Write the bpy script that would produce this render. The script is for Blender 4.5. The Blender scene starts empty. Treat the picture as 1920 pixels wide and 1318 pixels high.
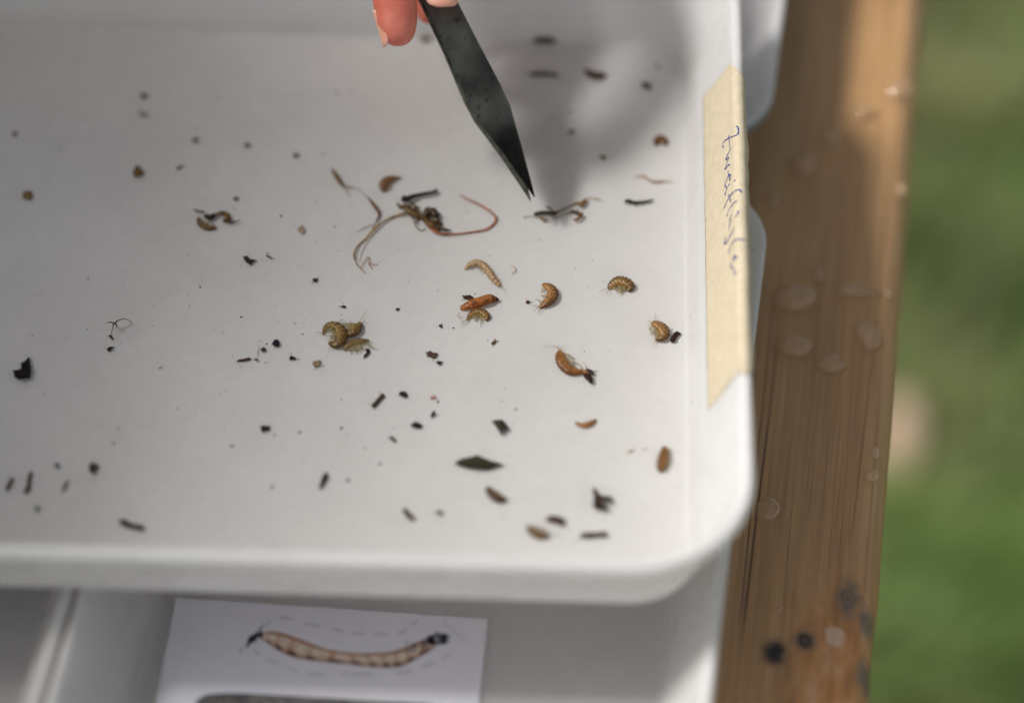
import bpy, bmesh, math, random
from mathutils import Vector, Matrix, noise
from mathutils.bvhtree import BVHTree

sc = bpy.context.scene
COL = sc.collection
rnd = random.Random(7)
R_ = math.radians

# ------------------------------------------------------------------ camera
PITCH, DIST, FPX = R_(50.0), 0.833, 5333.33
FW = Vector((0, math.cos(PITCH), -math.sin(PITCH)))
UP = Vector((0, math.sin(PITCH), math.cos(PITCH)))
RT = Vector((1, 0, 0))
CAM = -DIST * FW

def ray(px, py):
    return FW + RT * ((px - 960) / FPX) - UP * ((py - 659) / FPX)
def at(px, py, z):                       # a point on the level plane z (metres)
    d = ray(px, py)
    return CAM + d * ((z - CAM.z) / d.z)
def deep(px, py, depth):                 # a point at a given distance along the optical axis
    return CAM + ray(px, py) * (depth + 0.015)

cd = bpy.data.cameras.new('camera'); cam = bpy.data.objects.new('camera', cd); COL.objects.link(cam)
cam.location = CAM
cam.rotation_euler = (math.pi / 2 - PITCH, 0, 0)
cd.lens = 100; cd.sensor_width = 36; cd.sensor_fit = 'HORIZONTAL'
cd.clip_start = 0.02; cd.clip_end = 400
cd.dof.use_dof = True
cd.dof.focus_distance = (at(960, 572, 0.002) - CAM).dot(FW)
cd.dof.aperture_fstop = 2.7
sc.camera = cam

# ------------------------------------------------------------------ sky, sun, exposure
LIGHT = Vector((0.77, -0.05, -1.0)).normalized()         # the way the light travels
w = bpy.data.worlds.new('World'); sc.world = w; w.use_nodes = True
nt = w.node_tree; bg = nt.nodes['Background']
sky = nt.nodes.new('ShaderNodeTexSky'); sky.sky_type = 'NISHITA'; sky.sun_disc = False
sky.sun_elevation = math.asin(-LIGHT.z); sky.sun_rotation = math.atan2(-LIGHT.x, -LIGHT.y)
sky.air_density = 1.0; sky.dust_density = 4.0
hs = nt.nodes.new('ShaderNodeHueSaturation'); hs.inputs['Saturation'].default_value = 0.35
nt.links.new(sky.outputs[0], hs.inputs['Color']); 
tcw = nt.nodes.new('ShaderNodeTexCoord'); sp = nt.nodes.new('ShaderNodeSeparateXYZ'); nt.links.new(tcw.outputs['Generated'], sp.inputs[0])
hz = nt.nodes.new('ShaderNodeValToRGB'); hz.color_ramp.interpolation = 'EASE'          # bright hazy horizon all the way round
hz.color_ramp.elements[0].position = 0.0; hz.color_ramp.elements[0].color = (1, 1, 1, 1)
hz.color_ramp.elements[1].position = 0.42; hz.color_ramp.elements[1].color = (0.24, 0.24, 0.24, 1)
nt.links.new(sp.outputs[2], hz.inputs[0])
hm = nt.nodes.new('ShaderNodeMix'); hm.data_type = 'RGBA'; hm.blend_type = 'MULTIPLY'; hm.inputs[0].default_value = 1.0
nt.links.new(hs.outputs[0], hm.inputs[6]); nt.links.new(hz.outputs[0], hm.inputs[7])
hg = nt.nodes.new('ShaderNodeVectorMath'); hg.operation = 'SCALE'; hg.inputs['Scale'].default_value = 4.2
nt.links.new(hm.outputs[2], hg.inputs[0]); nt.links.new(hg.outputs[0], bg.inputs[0])
bg.inputs[1].default_value = 0.062
sd = bpy.data.lights.new('sun', 'SUN'); sun = bpy.data.objects.new('sun', sd); COL.objects.link(sun)
sd.energy = 3.2; sd.angle = R_(12.0); sd.color = (1.0, 0.975, 0.945)
sun.rotation_euler = LIGHT.to_track_quat('-Z', 'Y').to_euler()
sc.view_settings.view_transform = 'Standard'; sc.view_settings.look = 'None'
sc.view_settings.gamma = 1; sc.view_settings.use_curve_mapping = False
sc.view_settings.exposure = 0.46
sc.cycles.use_denoising = True
sc.cycles.max_bounces = 10; sc.cycles.transparent_max_bounces = 12
sc.cycles.sample_clamp_indirect = 4.0

# ------------------------------------------------------------------ materials
def new_mat(name):
    m = bpy.data.materials.new(name); m.use_nodes = True
    return m, m.node_tree, m.node_tree.nodes['Principled BSDF']
def N(t, kind, **kw):
    n = t.nodes.new('ShaderNode' + kind)
    for k, v in kw.items():
        if k in n.inputs: n.inputs[k].default_value = v
        else: setattr(n, k, v)
    return n
def ramp(t, src, stops):
    r = t.nodes.new('ShaderNodeValToRGB')
    el = r.color_ramp.elements
    while len(el) < len(stops): el.new(0.5)
    for e, (p, c) in zip(el, stops):
        e.position = p; e.color = (*c, 1) if len(c) == 3 else c
    t.links.new(src, r.inputs[0]); return r
def coords(t, scale=(1, 1, 1), kind='Object'):
    tc = N(t, 'TexCoord'); mp = N(t, 'Mapping'); mp.inputs['Scale'].default_value = scale
    t.links.new(tc.outputs[kind], mp.inputs[0]); return mp.outputs[0]
def mixc(t, a, b, fac, mode='MIX'):
    m = t.nodes.new('ShaderNodeMix'); m.data_type = 'RGBA'; m.blend_type = mode
    for sock, v in ((6, a), (7, b), (0, fac)):
        if hasattr(v, 'default_value') or hasattr(v, 'links'): t.links.new(v, m.inputs[sock])
        elif sock == 0: m.inputs[0].default_value = v
        else: m.inputs[sock].default_value = (*v, 1)
    return m.outputs[2]
def bump(t, b, src, strength, dist):
    n = N(t, 'Bump', Strength=strength, Distance=dist)
    t.links.new(src, n.inputs['Height']); t.links.new(n.outputs[0], b.inputs['Normal']); return n

def simple(name, c1, c2=None, scale=300, rough=0.5, bumpd=0, metal=0, spec=0.5, detail=4):
    m, t, b = new_mat(name)
    b.inputs['Roughness'].default_value = rough; b.inputs['Metallic'].default_value = metal
    b.inputs['Specular IOR Level'].default_value = spec
    nz = N(t, 'TexNoise', Scale=scale, Detail=detail); t.links.new(coords(t), nz.inputs['Vector'])
    r = ramp(t, nz.outputs[0], [(0.35, c1), (0.65, c2 or c1)])
    t.links.new(r.outputs[0], b.inputs['Base Color'])
    if bumpd: bump(t, b, nz.outputs[0], 0.6, bumpd)
    return m

def attr_mat(name, rough=0.4, transl=0.0, nscale=600, namt=0.35, bumpd=0.0, spec=0.5, alpha=1.0, tint=None):
    """colour comes from the colour attribute 'Col' (the thing's own pigment), broken up by noise"""
    m, t, b = new_mat(name)
    at_ = N(t, 'Attribute', attribute_name='Col')
    nz = N(t, 'TexNoise', Scale=nscale, Detail=3); t.links.new(coords(t), nz.inputs['Vector'])
    r = ramp(t, nz.outputs[0], [(0.3, (1 - namt,) * 3), (0.7, (1 + namt * 0.5,) * 3)])
    c = mixc(t, at_.outputs['Color'], r.outputs[0], 1.0, 'MULTIPLY')
    if tint: c = mixc(t, c, tint, 1.0, 'MULTIPLY')
    t.links.new(c, b.inputs['Base Color'])
    b.inputs['Roughness'].default_value = rough; b.inputs['Specular IOR Level'].default_value = spec
    if bumpd: bump(t, b, nz.outputs[0], 0.5, bumpd)
    out = t.nodes['Material Output']; sh = b.outputs[0]
    if transl:
        tr = N(t, 'BsdfTranslucent'); t.links.new(c, tr.inputs[0])
        mx = N(t, 'MixShader', Fac=transl); t.links.new(sh, mx.inputs[1]); t.links.new(tr.outputs[0], mx.inputs[2]); sh = mx.outputs[0]
    if alpha < 1:
        tp = N(t, 'BsdfTransparent'); mx = N(t, 'MixShader', Fac=alpha)
        t.links.new(tp.outputs[0], mx.inputs[1]); t.links.new(sh, mx.inputs[2]); sh = mx.outputs[0]
    t.links.new(sh, out.inputs[0])
    return m

def mat_plastic(name, col, dirt, rough, transl=0.38):
    m, t, b = new_mat(name)
    v = coords(t)
    n1 = N(t, 'TexNoise', Scale=18, Detail=5, Roughness=0.6); t.links.new(v, n1.inputs['Vector'])
    n2 = N(t, 'TexNoise', Scale=160, Detail=6, Roughness=0.65); t.links.new(v, n2.inputs['Vector'])
    r1 = ramp(t, n1.outputs[0], [(0.36, dirt), (0.62, col)])
    r2 = ramp(t, n2.outputs[0], [(0.30, (0.93, 0.925, 0.91)), (0.42, (1, 1, 1))])
    t.links.new(mixc(t, r1.outputs[0], r2.outputs[0], 1.0, 'MULTIPLY'), b.inputs['Base Color'])
    n3 = N(t, 'TexNoise', Scale=60, Detail=6); t.links.new(v, n3.inputs['Vector'])
    mr = N(t, 'MapRange'); mr.inputs[1].default_value = 0.3; mr.inputs[2].default_value = 0.7
    mr.inputs[3].default_value = rough - 0.08; mr.inputs[4].default_value = rough + 0.12
    t.links.new(n3.outputs[0], mr.inputs[0]); t.links.new(mr.outputs[0], b.inputs['Roughness'])
    bump(t, b, n2.outputs[0], 0.15, 0.0002)
    tr = N(t, 'BsdfTranslucent'); tr.inputs[0].default_value = (0.92, 0.90, 0.88, 1)
    mx = N(t, 'MixShader', Fac=transl); t.links.new(b.outputs[0], mx.inputs[1]); t.links.new(tr.outputs[0], mx.inputs[2])
    t.links.new(mx.outputs[0], t.nodes['Material Output'].inputs[0])
    return m
M = {}
M['tray'] = mat_plastic('white_tray_plastic', (0.82, 0.815, 0.808), (0.765, 0.757, 0.748), 0.26)
M['lower_tray'] = mat_plastic('grey_white_tray_plastic', (0.78, 0.775, 0.765), (0.72, 0.715, 0.71), 0.28)
M['rim_shade'] = mat_plastic('shaded_rim_tone', (0.22, 0.235, 0.25), (0.19, 0.205, 0.22), 0.35, 0.0)  # slate tone standing in for the shadow side of the rear tray's rim
M['tape'] = simple('masking_tape', (0.51, 0.435, 0.30), (0.57, 0.49, 0.35), 420, 0.75, 0.00003)
M['ink'] = simple('blue_ink', (0.02, 0.03, 0.16), (0.05, 0.07, 0.26), 900, 0.5)
M['card'] = simple('printed_card', (0.80, 0.79, 0.86), (0.83, 0.82, 0.88), 90, 0.38)
M['print'] = attr_mat('print_ink', 0.5, 0, 500, 0.25)
M['creature'] = attr_mat('wet_creature', 0.33, 0.30, 1500, 0.6, 0.0002, 0.55, 0.80, (1.22, 0.92, 0.68))
M['limb'] = attr_mat('translucent_limb', 0.3, 0.4, 900, 0.2)
M['debris'] = attr_mat('wet_debris', 0.55, 0.0, 1100, 0.6, 0.0002, 0.12)
M['strand'] = attr_mat('plant_strand', 0.35, 0.3, 1200, 0.55, 0.0002, 0.5, 0.9, (1.25, 0.98, 0.70))
M['speck'] = attr_mat('sediment', 0.5, 0.0, 700, 0.3)
M['leaf'] = attr_mat('foliage', 0.5, 0.3, 40, 0.3)
M['grass'] = attr_mat('grass_blade', 0.45, 0.35, 30, 0.25)
M['bark'] = simple('bark', (0.10, 0.075, 0.05), (0.19, 0.15, 0.11), 25, 0.9, 0.004)
M['stone'] = simple('pale_stone', (0.58, 0.37, 0.29), (0.66, 0.45, 0.36), 60, 0.8, 0.001)
M['sleeve'] = simple('dark_cloth', (0.045, 0.05, 0.06), (0.06, 0.065, 0.08), 900, 0.9, 0.0004)
M['nail'] = simple('fingernail', (0.70, 0.31, 0.22), (0.76, 0.40, 0.30), 300, 0.3)

# skin
m, t, b = new_mat('skin'); v = coords(t)
n1 = N(t, 'TexNoise', Scale=140, Detail=3); t.links.new(v, n1.inputs['Vector'])
n2 = N(t, 'TexNoise', Scale=1600, Detail=2); t.links.new(v, n2.inputs['Vector'])
t.links.new(ramp(t, n1.outputs[0], [(0.35, (0.58, 0.135, 0.09)), (0.65, (0.68, 0.21, 0.145))]).outputs[0], b.inputs['Base Color'])
b.inputs['Roughness'].default_value = 0.42; b.inputs['Subsurface Weight'].default_value = 0.35
b.inputs['Subsurface Radius'].default_value = (0.004, 0.0015, 0.0008); b.inputs['Subsurface Scale'].default_value = 0.5
bump(t, b, n2.outputs[0], 0.3, 0.0002); M['skin'] = m

# stained steel of the forceps
m, t, b = new_mat('stained_steel'); v = coords(t)
n1 = N(t, 'TexNoise', Scale=65, Detail=4, Roughness=0.5); t.links.new(v, n1.inputs['Vector'])
n2 = N(t, 'TexNoise', Scale=520, Detail=3, Roughness=0.55); t.links.new(v, n2.inputs['Vector'])
base = ramp(t, n1.outputs[0], [(0.30, (0.026, 0.026, 0.022)), (0.66, (0.135, 0.142, 0.120))])
spots = ramp(t, n2.outputs[0], [(0.58, (1, 1, 1)), (0.72, (0.35, 0.32, 0.30))])
ln = N(t, 'VectorMath', operation='LENGTH'); t.links.new(v, ln.inputs[0])
wob = N(t, 'Math', operation='MULTIPLY_ADD'); t.links.new(n1.outputs[0], wob.inputs[0]); wob.inputs[1].default_value = 0.012; t.links.new(ln.outputs[1], wob.inputs[2])
wet = ramp(t, wob.outputs[0], [(0.0265, (0.16, 0.15, 0.14)), (0.0285, (1, 1, 1))])
bc = mixc(t, base.outputs[0], spots.outputs[0], 1.0, 'MULTIPLY')
t.links.new(mixc(t, bc, wet.outputs[0], 1.0, 'MULTIPLY'), b.inputs['Base Color'])
b.inputs['Metallic'].default_value = 0.75
mr = ramp(t, n1.outputs[0], [(0.3, (0.18,) * 3), (0.7, (0.34,) * 3)]); t.links.new(mr.outputs[0], b.inputs['Roughness'])
bump(t, b, n2.outputs[0], 0.25, 0.00015); M['steel'] = m
M['steel_edge'] = simple('lighter_steel', (0.07, 0.07, 0.055), (0.16, 0.165, 0.12), 400, 0.35, 0, 0.7)  # lighter steel tone for the rear blade

# water: mirror-like skin over clear water
def mat_water(name, tint, ripple):
    m, t, b = new_mat(name); t.nodes.remove(b)
    out = t.nodes['Material Output']
    fr = N(t, 'Fresnel', IOR=1.33); gl = N(t, 'BsdfGlossy', Roughness=0.015); tp = N(t, 'BsdfTransparent')
    tp.inputs[0].default_value = (*tint, 1)
    if ripple:
        nz = N(t, 'TexNoise', Scale=22, Detail=2); t.links.new(coords(t), nz.inputs['Vector'])
        bp = N(t, 'Bump', Strength=0.25, Distance=ripple); t.links.new(nz.outputs[0], bp.inputs['Height'])
        t.links.new(bp.outputs[0], fr.inputs['Normal']); t.links.new(bp.outputs[0], gl.inputs['Normal'])
    ge = N(t, 'NewGeometry'); ior = N(t, 'MapRange'); ior.inputs[3].default_value = 1.33; ior.inputs[4].default_value = 1 / 1.33
    t.links.new(ge.outputs['Backfacing'], ior.inputs[0]); t.links.new(ior.outputs[0], fr.inputs['IOR'])
    mx = N(t, 'MixShader'); t.links.new(fr.outputs[0], mx.inputs[0])
    t.links.new(tp.outputs[0], mx.inputs[1]); t.links.new(gl.outputs[0], mx.inputs[2]); t.links.new(mx.outputs[0], out.inputs[0])
    return m
M['water'] = mat_water('tray_water', (0.985, 0.98, 0.965), 0.0015)
m, t, b = new_mat('water_drop'); t.nodes.remove(b)
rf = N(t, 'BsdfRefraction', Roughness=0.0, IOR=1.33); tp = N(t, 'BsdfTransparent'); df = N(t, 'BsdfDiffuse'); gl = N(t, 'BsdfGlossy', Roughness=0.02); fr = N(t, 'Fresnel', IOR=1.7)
df.inputs[0].default_value = (0.95, 0.62, 0.34, 1)  # amber diffuse share imitates light refracted inside clear drops
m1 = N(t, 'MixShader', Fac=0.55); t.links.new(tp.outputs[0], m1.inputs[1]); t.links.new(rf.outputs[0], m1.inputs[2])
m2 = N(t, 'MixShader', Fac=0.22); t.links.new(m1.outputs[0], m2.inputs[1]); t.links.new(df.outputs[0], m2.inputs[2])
ge = N(t, 'NewGeometry'); ior = N(t, 'MapRange'); ior.inputs[3].default_value = 1.7; ior.inputs[4].default_value = 1 / 1.7
t.links.new(ge.outputs['Backfacing'], ior.inputs[0]); t.links.new(ior.outputs[0], fr.inputs['IOR'])
m3 = N(t, 'MixShader'); t.links.new(fr.outputs[0], m3.inputs[0]); t.links.new(m2.outputs[0], m3.inputs[1]); t.links.new(gl.outputs[0], m3.inputs[2])
t.links.new(m3.outputs[0], t.nodes['Material Output'].inputs[0])
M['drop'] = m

# ------------------------------------------------------------------ mesh helpers
def tag(o, label=None, cat=None, group=None, kind=None):
    if label: o['label'] = label
    if cat: o['category'] = cat
    if group: o['group'] = group
    if kind: o['kind'] = kind
    return o
def mesh(name, vs, fs, mat, parent=None, loc=None, smooth=True, cols=None, sharp=None):
    me = bpy.data.meshes.new(name); me.from_pydata([tuple(v) for v in vs], [], fs); me.update()
    if cols is not None:
        ca = me.color_attributes.new('Col', 'FLOAT_COLOR', 'POINT')
        flat = []
        for c in cols: flat += [c[0], c[1], c[2], 1.0]
        ca.data.foreach_set('color', flat)
    if smooth:
        me.shade_smooth()
        if sharp: me.set_sharp_from_angle(angle=R_(sharp))
    me.materials.append(mat)
    o = bpy.data.objects.new(name, me); COL.objects.link(o)
    if parent: o.parent = parent
    if loc is not None: o.location = loc
    return o
def empty(name, loc, label, cat, group=None, rz=0):
    o = bpy.data.objects.new(name, None); COL.objects.link(o); o.empty_display_size = 0.01
    o.location = loc; o.rotation_euler = (0, 0, rz)
    return tag(o, label, cat, group)
def catmull(pts, n):
    """smooth resample of a list of tuples (any dimension)"""
    P = [pts[0]] + list(pts) + [pts[-1]]; out = []
    segs = len(pts) - 1
    for k in range(n + 1):
        u = k / n * segs; i = min(int(u), segs - 1); f = u - i
        a, b_, c, d = P[i], P[i + 1], P[i + 2], P[i + 3]
        out.append(tuple(0.5 * (2 * b1 + (c1 - a1) * f + (2 * a1 - 5 * b1 + 4 * c1 - d1) * f * f + (3 * b1 - a1 - 3 * c1 + d1) * f ** 3)
                         for a1, b1, c1, d1 in zip(a, b_, c, d)))
    return out
def tube_geo(pts, rad, n=6, flat=1.0, V=None, F=None):
    """pts in metres; returns verts, faces with closed ends; flat squashes in z"""
    V = [] if V is None else V; F = [] if F is None else F
    base = len(V); L = len(pts)
    for i, p in enumerate(pts):
        tg = (Vector(pts[min(i + 1, L - 1)]) - Vector(pts[max(i - 1, 0)]))
        if tg.length < 1e-9: tg = Vector((1, 0, 0))
        tg.normalize()
        side = tg.cross(Vector((0, 0, 1)))
        if side.length < 1e-3: side = Vector((1, 0, 0))
        side.normalize(); up = side.cross(tg)
        for k in range(n):
            a = 2 * math.pi * k / n
            V.append(Vector(p) + side * (math.cos(a) * rad[i]) + up * (math.sin(a) * rad[i] * flat))
    for i in range(L - 1):
        for k in range(n):
            a = base + i * n + k; b_ = base + i * n + (k + 1) % n
            F.append((a, b_, b_ + n, a + n))
    F.append(tuple(base + k for k in reversed(range(n)))); F.append(tuple(base + (L - 1) * n + k for k in range(n)))
    return V, F
PXM = 6.4e3                                # picture units per metre at the tray floor
def px2m(x): return x / PXM

# ------------------------------------------------------------------ trays
PROFILE = [(-6, 0), (-1.5, 0.02), (-0.75, 0.2), (-0.3, 0.6), (0.05, 1.5), (1.0, 4.8), (6.3, 18), (11.6, 31.2), (12.0, 32.4), (12.6, 33.4),
           (13.5, 33.95), (14.4, 33.9), (15.1, 33.3), (15.45, 32.3), (15.4, 30.3), (15.0, 29.8), (14.2, 29.9), (13.6, 29.2),
           (3.2, 2.2), (2.6, 0.2), (1.4, -1.4), (-0.6, -2.3), (-3, -2.5), (-6, -2.5)]
def round_rect(hx, hy, r, off, k=14):
    pts = []
    for (sx, sy, a0) in ((1, 1, 0), (-1, 1, 90), (-1, -1, 180), (1, -1, 270)):
        cx, cy = sx * (hx - r), sy * (hy - r); rr = max(r + off, 0.5)
        for i in range(k + 1):
            a = R_(a0 + 90 * i / k)
            pts.append((cx + rr * math.cos(a), cy + rr * math.sin(a)))
    return pts
def tray_mesh(hx, hy, r, zs):
    V, F = [], []; n = None
    for (o, z) in PROFILE:
        ring = round_rect(hx, hy, r, o); n = len(ring)
        V += [(x * 1e-3, y * 1e-3, z * zs * 1e-3) for x, y in ring]
    for i in range(len(PROFILE) - 1):
        for k in range(n):
            a, b_ = i * n + k, i * n + (k + 1) % n
            F.append((a, b_, b_ + n, a + n))
    F.append(tuple(range(n))); F.append(tuple(reversed([(len(PROFILE) - 1) * n + k for k in range(n)])))
    return V, F
TA, BA = R_(-1.9), R_(-8.3)                # turn of the upper tray, turn of the table
def rot(x, y, a): return (x * math.cos(a) - y * math.sin(a), x * math.sin(a) + y * math.cos(a))

# upper tray: floor edge right 51.7, left -240, front -86, far 131 in its own frame
hx, hy, cxl, cyl = 145.9, 108.5, -94.2, 22.5
c = rot(cxl, cyl, TA)
tray = empty('sample_tray', (c[0] * 1e-3, c[1] * 1e-3, 0), 'large white plastic tray of water with small creatures, cream tape on its right wall', 'tray', rz=TA)
V, F = tray_mesh(hx, hy, 17, 1.0)
mesh('tray_body', V, F, M['tray'], tray, sharp=50)
TRAY_M = Matrix.Translation(tray.location) @ Matrix.Rotation(TA, 4, 'Z')

# tape folded over the right rim
prof = [(4.6, 13.8), (7.2, 20.3), (9.6, 26.2), (11.2, 30.2), (11.7, 32.3), (12.3, 33.7), (13.4, 34.35), (14.5, 34.3), (15.4, 33.6), (15.85, 32.4), (15.9, 30.2), (15.7, 27.5), (15.2, 24.0)]
arc = [0]
for a, b_ in zip(prof, prof[1:]): arc.append(arc[-1] + math.dist(a, b_))
def tape_p(s):
    s *= arc[-1]
    for i in range(len(arc) - 1):
        if s <= arc[i + 1] + 1e-9:
            f = (s - arc[i]) / (arc[i + 1] - arc[i])
            return tuple(p + (q - p) * f for p, q in zip(prof[i], prof[i + 1]))
    return prof[-1]
def interp(x, xs, ys):
    for i in range(len(xs) - 1):
        if x <= xs[i + 1]: return ys[i] + (ys[i + 1] - ys[i]) * (x - xs[i]) / (xs[i + 1] - xs[i])
    return ys[-1]
def loc_y(px, py, z): return (TRAY_M.inverted() @ at(px, py, z * 1e-3)).y * 1e3
ytop = [loc_y(1328, 181, 14), loc_y(1345, 160, 21), loc_y(1369, 127, 30), loc_y(1388, 138, 34), loc_y(1394, 152, 33), loc_y(1394, 160, 33)]
ybot = [loc_y(1344, 770, 14), loc_y(1353, 744, 21), loc_y(1368, 716, 28), loc_y(1388, 704, 34), loc_y(1400, 690, 33), loc_y(1400, 660, 33)]
ss = [0, 0.24, 0.55, 0.68, 0.78, 1.0]
NS, NT = 30, 110; V, F = [], []
for j in range(NT + 1):
    for i in range(NS + 1):
        s = i / NS; o_, z_ = tape_p(s)
        y0, y1 = interp(s, ss, ybot), interp(s, ss, ytop)
        y = y0 + (y1 - y0) * j / NT
        wr = noise.noise((y * 0.16, s * 3.0, 3.1)) * 0.22 + noise.noise((y * 0.5, s * 5.0, 9.7)) * 0.10
        edge = max(0, (s - 0.6) / 0.4)
        wr += edge * (noise.noise((y * 0.22, 0.3, 5.5)) * 1.3 + 0.35)
        wr = max(wr, -0.12) + 0.22
        if s < 0.5: dx, dz = -0.93, 0.37
        elif s < 0.75: dx, dz = 0.0, 1.0
        else: dx, dz = 1.0, 0.1
        V.append(((hx + o_ + dx * wr) * 1e-3, (y - 0) * 1e-3, (z_ + dz * wr) * 1e-3))
for j in range(NT):
    for i in range(NS):
        a = j * (NS + 1) + i; F.append((a, a + 1, a + NS + 2, a + NS + 1))
tape = mesh('tape_label', V, F, M['tape'], tray)
tape['label'] = 'strip of cream masking tape with blue handwriting folded over the rim'
so = tape.modifiers.new('thickness', 'SOLIDIFY'); so.thickness = 0.00014; so.offset = -1
bvh = BVHTree.FromPolygons([TRAY_M @ Vector(v) for v in V], F)

def on_tape(px, py):
    h = bvh.ray_cast(CAM, ray(px, py).normalized())
    if h[0] is None: return None
    n = h[1] if h[1].dot(ray(px, py)) < 0 else -h[1]
    return h[0] + n * 0.00008, n
W1 = lambda pts: [(1310 + x / 8.24, 220 + y / 8.24) for x, y in pts]
W2 = lambda pts: [(1310 + x / 8.24, 360 + y / 8.24) for x, y in pts]
strokes = [
    W1([(575, 150), (595, 145), (612, 180), (615, 235), (598, 270), (545, 295), (470, 325), (405, 370), (375, 420), (372, 460), (392, 465)]),
    W1([(460, 280), (470, 340), (478, 400), (476, 460)]),
    W1([(505, 470), (470, 540), (435, 615), (422, 660), (440, 650), (465, 620), (452, 680), (425, 750), (408, 808), (430, 785), (455, 745), (476, 735), (472, 760)]),
    W1([(458, 830), (458, 880), (485, 890), (500, 905), (490, 960), (480, 970), (470, 900), (430, 980), (412, 1040), (420, 1080), (440, 1090)]),
    W1([(482, 1030), (450, 1080), (425, 1140), (405, 1198), (430, 1165)]),
    W1([(568, 965), (550, 1002)]),
    W1([(650, 1165), (655, 1140), (615, 1122), (560, 1145), (510, 1190), (470, 1250), (430, 1320)]) + W2([(415, 205), (390, 262)]),
    W2([(462, 45), (478, 95), (500, 160)]),
    W2([(595, 145), (555, 165), (510, 215), (465, 290), (435, 390)]),
    W2([(612, 300), (600, 345), (568, 392)]),
    W2([(510, 350), (488, 410), (480, 440), (492, 425), (478, 520), (465, 590)]),
    W2([(548, 545), (535, 590), (505, 650), (470, 720), (440, 775), (410, 800), (398, 790), (410, 740), (430, 715)]),
    W2([(725, 745), (670, 742), (610, 732), (560, 748), (520, 790), (490, 850), (470, 920), (468, 970)]),
    W2([(580, 985), (545, 1000), (525, 1035), (555, 1045), (590, 1010), (560, 1000)]),
    W2([(505, 1090), (500, 1150), (535, 1185), (560, 1240), (585, 1285)]),
]
V, F = [], []
for st in strokes:
    pts = catmull(st, max(8, len(st) * 5)); prev = None; L = len(pts)
    row = []
    for i, p in enumerate(pts):
        h = on_tape(*p)
        if h is None: row.append(None); continue
        row.append(h)
    for i in range(L):
        if row[i] is None: prev = None; continue
        q = row[min(i + 1, L - 1)] or row[i]; pz = row[max(i - 1, 0)] or row[i]
        tg = q[0] - pz[0]
        if tg.length < 1e-8: continue
        sd_ = tg.normalized().cross(row[i][1]).normalized()
        wd = 0.00031 * (0.75 + 0.5 * noise.noise((i * 0.3, st[0][0], 0)))
        a = len(V); V += [row[i][0] - sd_ * wd, row[i][0] + sd_ * wd]
        if prev is not None: F.append((prev, prev + 1, a + 1, a))
        prev = a
inv = TRAY_M.inverted()
hw = mesh('handwriting', [inv @ v for v in V], F, M['ink'], tape, smooth=False)
hw['label'] = 'word written along the tape in blue ink'

# water in the upper tray
wz = 7.6e-3; V, F = [], []; men = [(-2.4, 0), (-1.2, 0.03), (-0.2, 0.16), (0.7, 0.45), (1.5, 0.95), (2.15, 1.6), (2.7, 2.2)]; n = None
for (o_, z_) in men:
    ring = round_rect(hx, hy, 17, o_); n = len(ring); V += [(x * 1e-3, y * 1e-3, z_ * 1e-3) for x, y in ring]
F.append(tuple(range(n)))
for i in range(len(men) - 1):
    for k in range(n): a, b_ = i * n + k, i * n + (k + 1) % n; F.append((a, b_, b_ + n, a + n))
wat = mesh('water', V, F, M['water'], None, (tray.location.x, tray.location.y, wz))
wat.rotation_euler = (0, 0, TA); tag(wat, 'clear shallow water filling the white tray', 'water', kind='structure')

# the trays under it
LZ = -34.7e-3
def lower_tray(name, x0, x1, y0, y1, label, shade_rim=False):
    cx, cy = (x0 + x1) / 2, (y0 + y1) / 2; p = rot(cx, cy, BA)
    V, F = tray_mesh((x1 - x0) / 2, (y1 - y0) / 2, 8, 0.935)
    o = mesh(name, V, F, M['lower_tray'], None, (p[0] * 1e-3, p[1] * 1e-3, LZ), sharp=50); o.rotation_euler = (0, 0, BA)
    if shade_rim:
        o.data.materials.append(M['rim_shade']); n_ = len(round_rect(1, 1, 1, 0))
        for f_ in o.data.polygons:
            if 12 * n_ <= f_.index < 18 * n_: f_.material_index = 1
    return tag(o, label, 'tray', 'grey white trays under the big tray')
lower_tray('shallow_tray', -90.9, 54.6, -145.6, 63.6, 'grey white tray underneath, holding the printed larva card')
lower_tray('shallow_tray', -268.5, -122.9, -145.6, 63.6, 'shaded grey white tray at the bottom left corner, beside the card tray')
lower_tray('shallow_tray', -94.0, 51.4, 113.4, 322, 'tray with rim painted as its shaded side, whose rounded corner shows behind the taped rim', True)

# ------------------------------------------------------------------ table
KN = [(85.7, -68.9, 3.0, 1), (93.9, -63.6, 2.4, 2), (105.0, -47.0, 3.0, 3), (111.0, -53.6, 2.4, 3), (112.4, -72, 3.0, 3)]
m, t, b = new_mat('weathered_plank')
tc = N(t, 'TexCoord'); gv = tc.outputs['Object']
def mapped(scale, src=gv):
    mp = N(t, 'Mapping'); mp.inputs['Scale'].default_value = scale; t.links.new(src, mp.inputs[0]); return mp.outputs[0]
def fac(nzs, detail, rough, scale, dist=0.0):
    nz = N(t, 'TexNoise', Scale=nzs, Detail=detail, Roughness=rough, Distortion=dist); t.links.new(mapped(scale), nz.inputs['Vector']); return nz.outputs[0]
def rng(src, a, b_, c0, c1):
    r = N(t, 'MapRange'); r.clamp = True
    for i, v_ in enumerate((a, b_, c0, c1)): r.inputs[i + 1].default_value = v_
    t.links.new(src, r.inputs[0]); return r.outputs[0]
broad = fac(1.0, 4, 0.55, (38, 5, 38)); fine = fac(1.0, 5, 0.65, (900, 16, 900)); mid = fac(1.0, 3, 0.5, (150, 6, 150))
colr = ramp(t, broad, [(0.28, (0.44, 0.25, 0.108)), (0.52, (0.50, 0.297, 0.136)), (0.75, (0.55, 0.345, 0.17))]).outputs[0]
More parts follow.
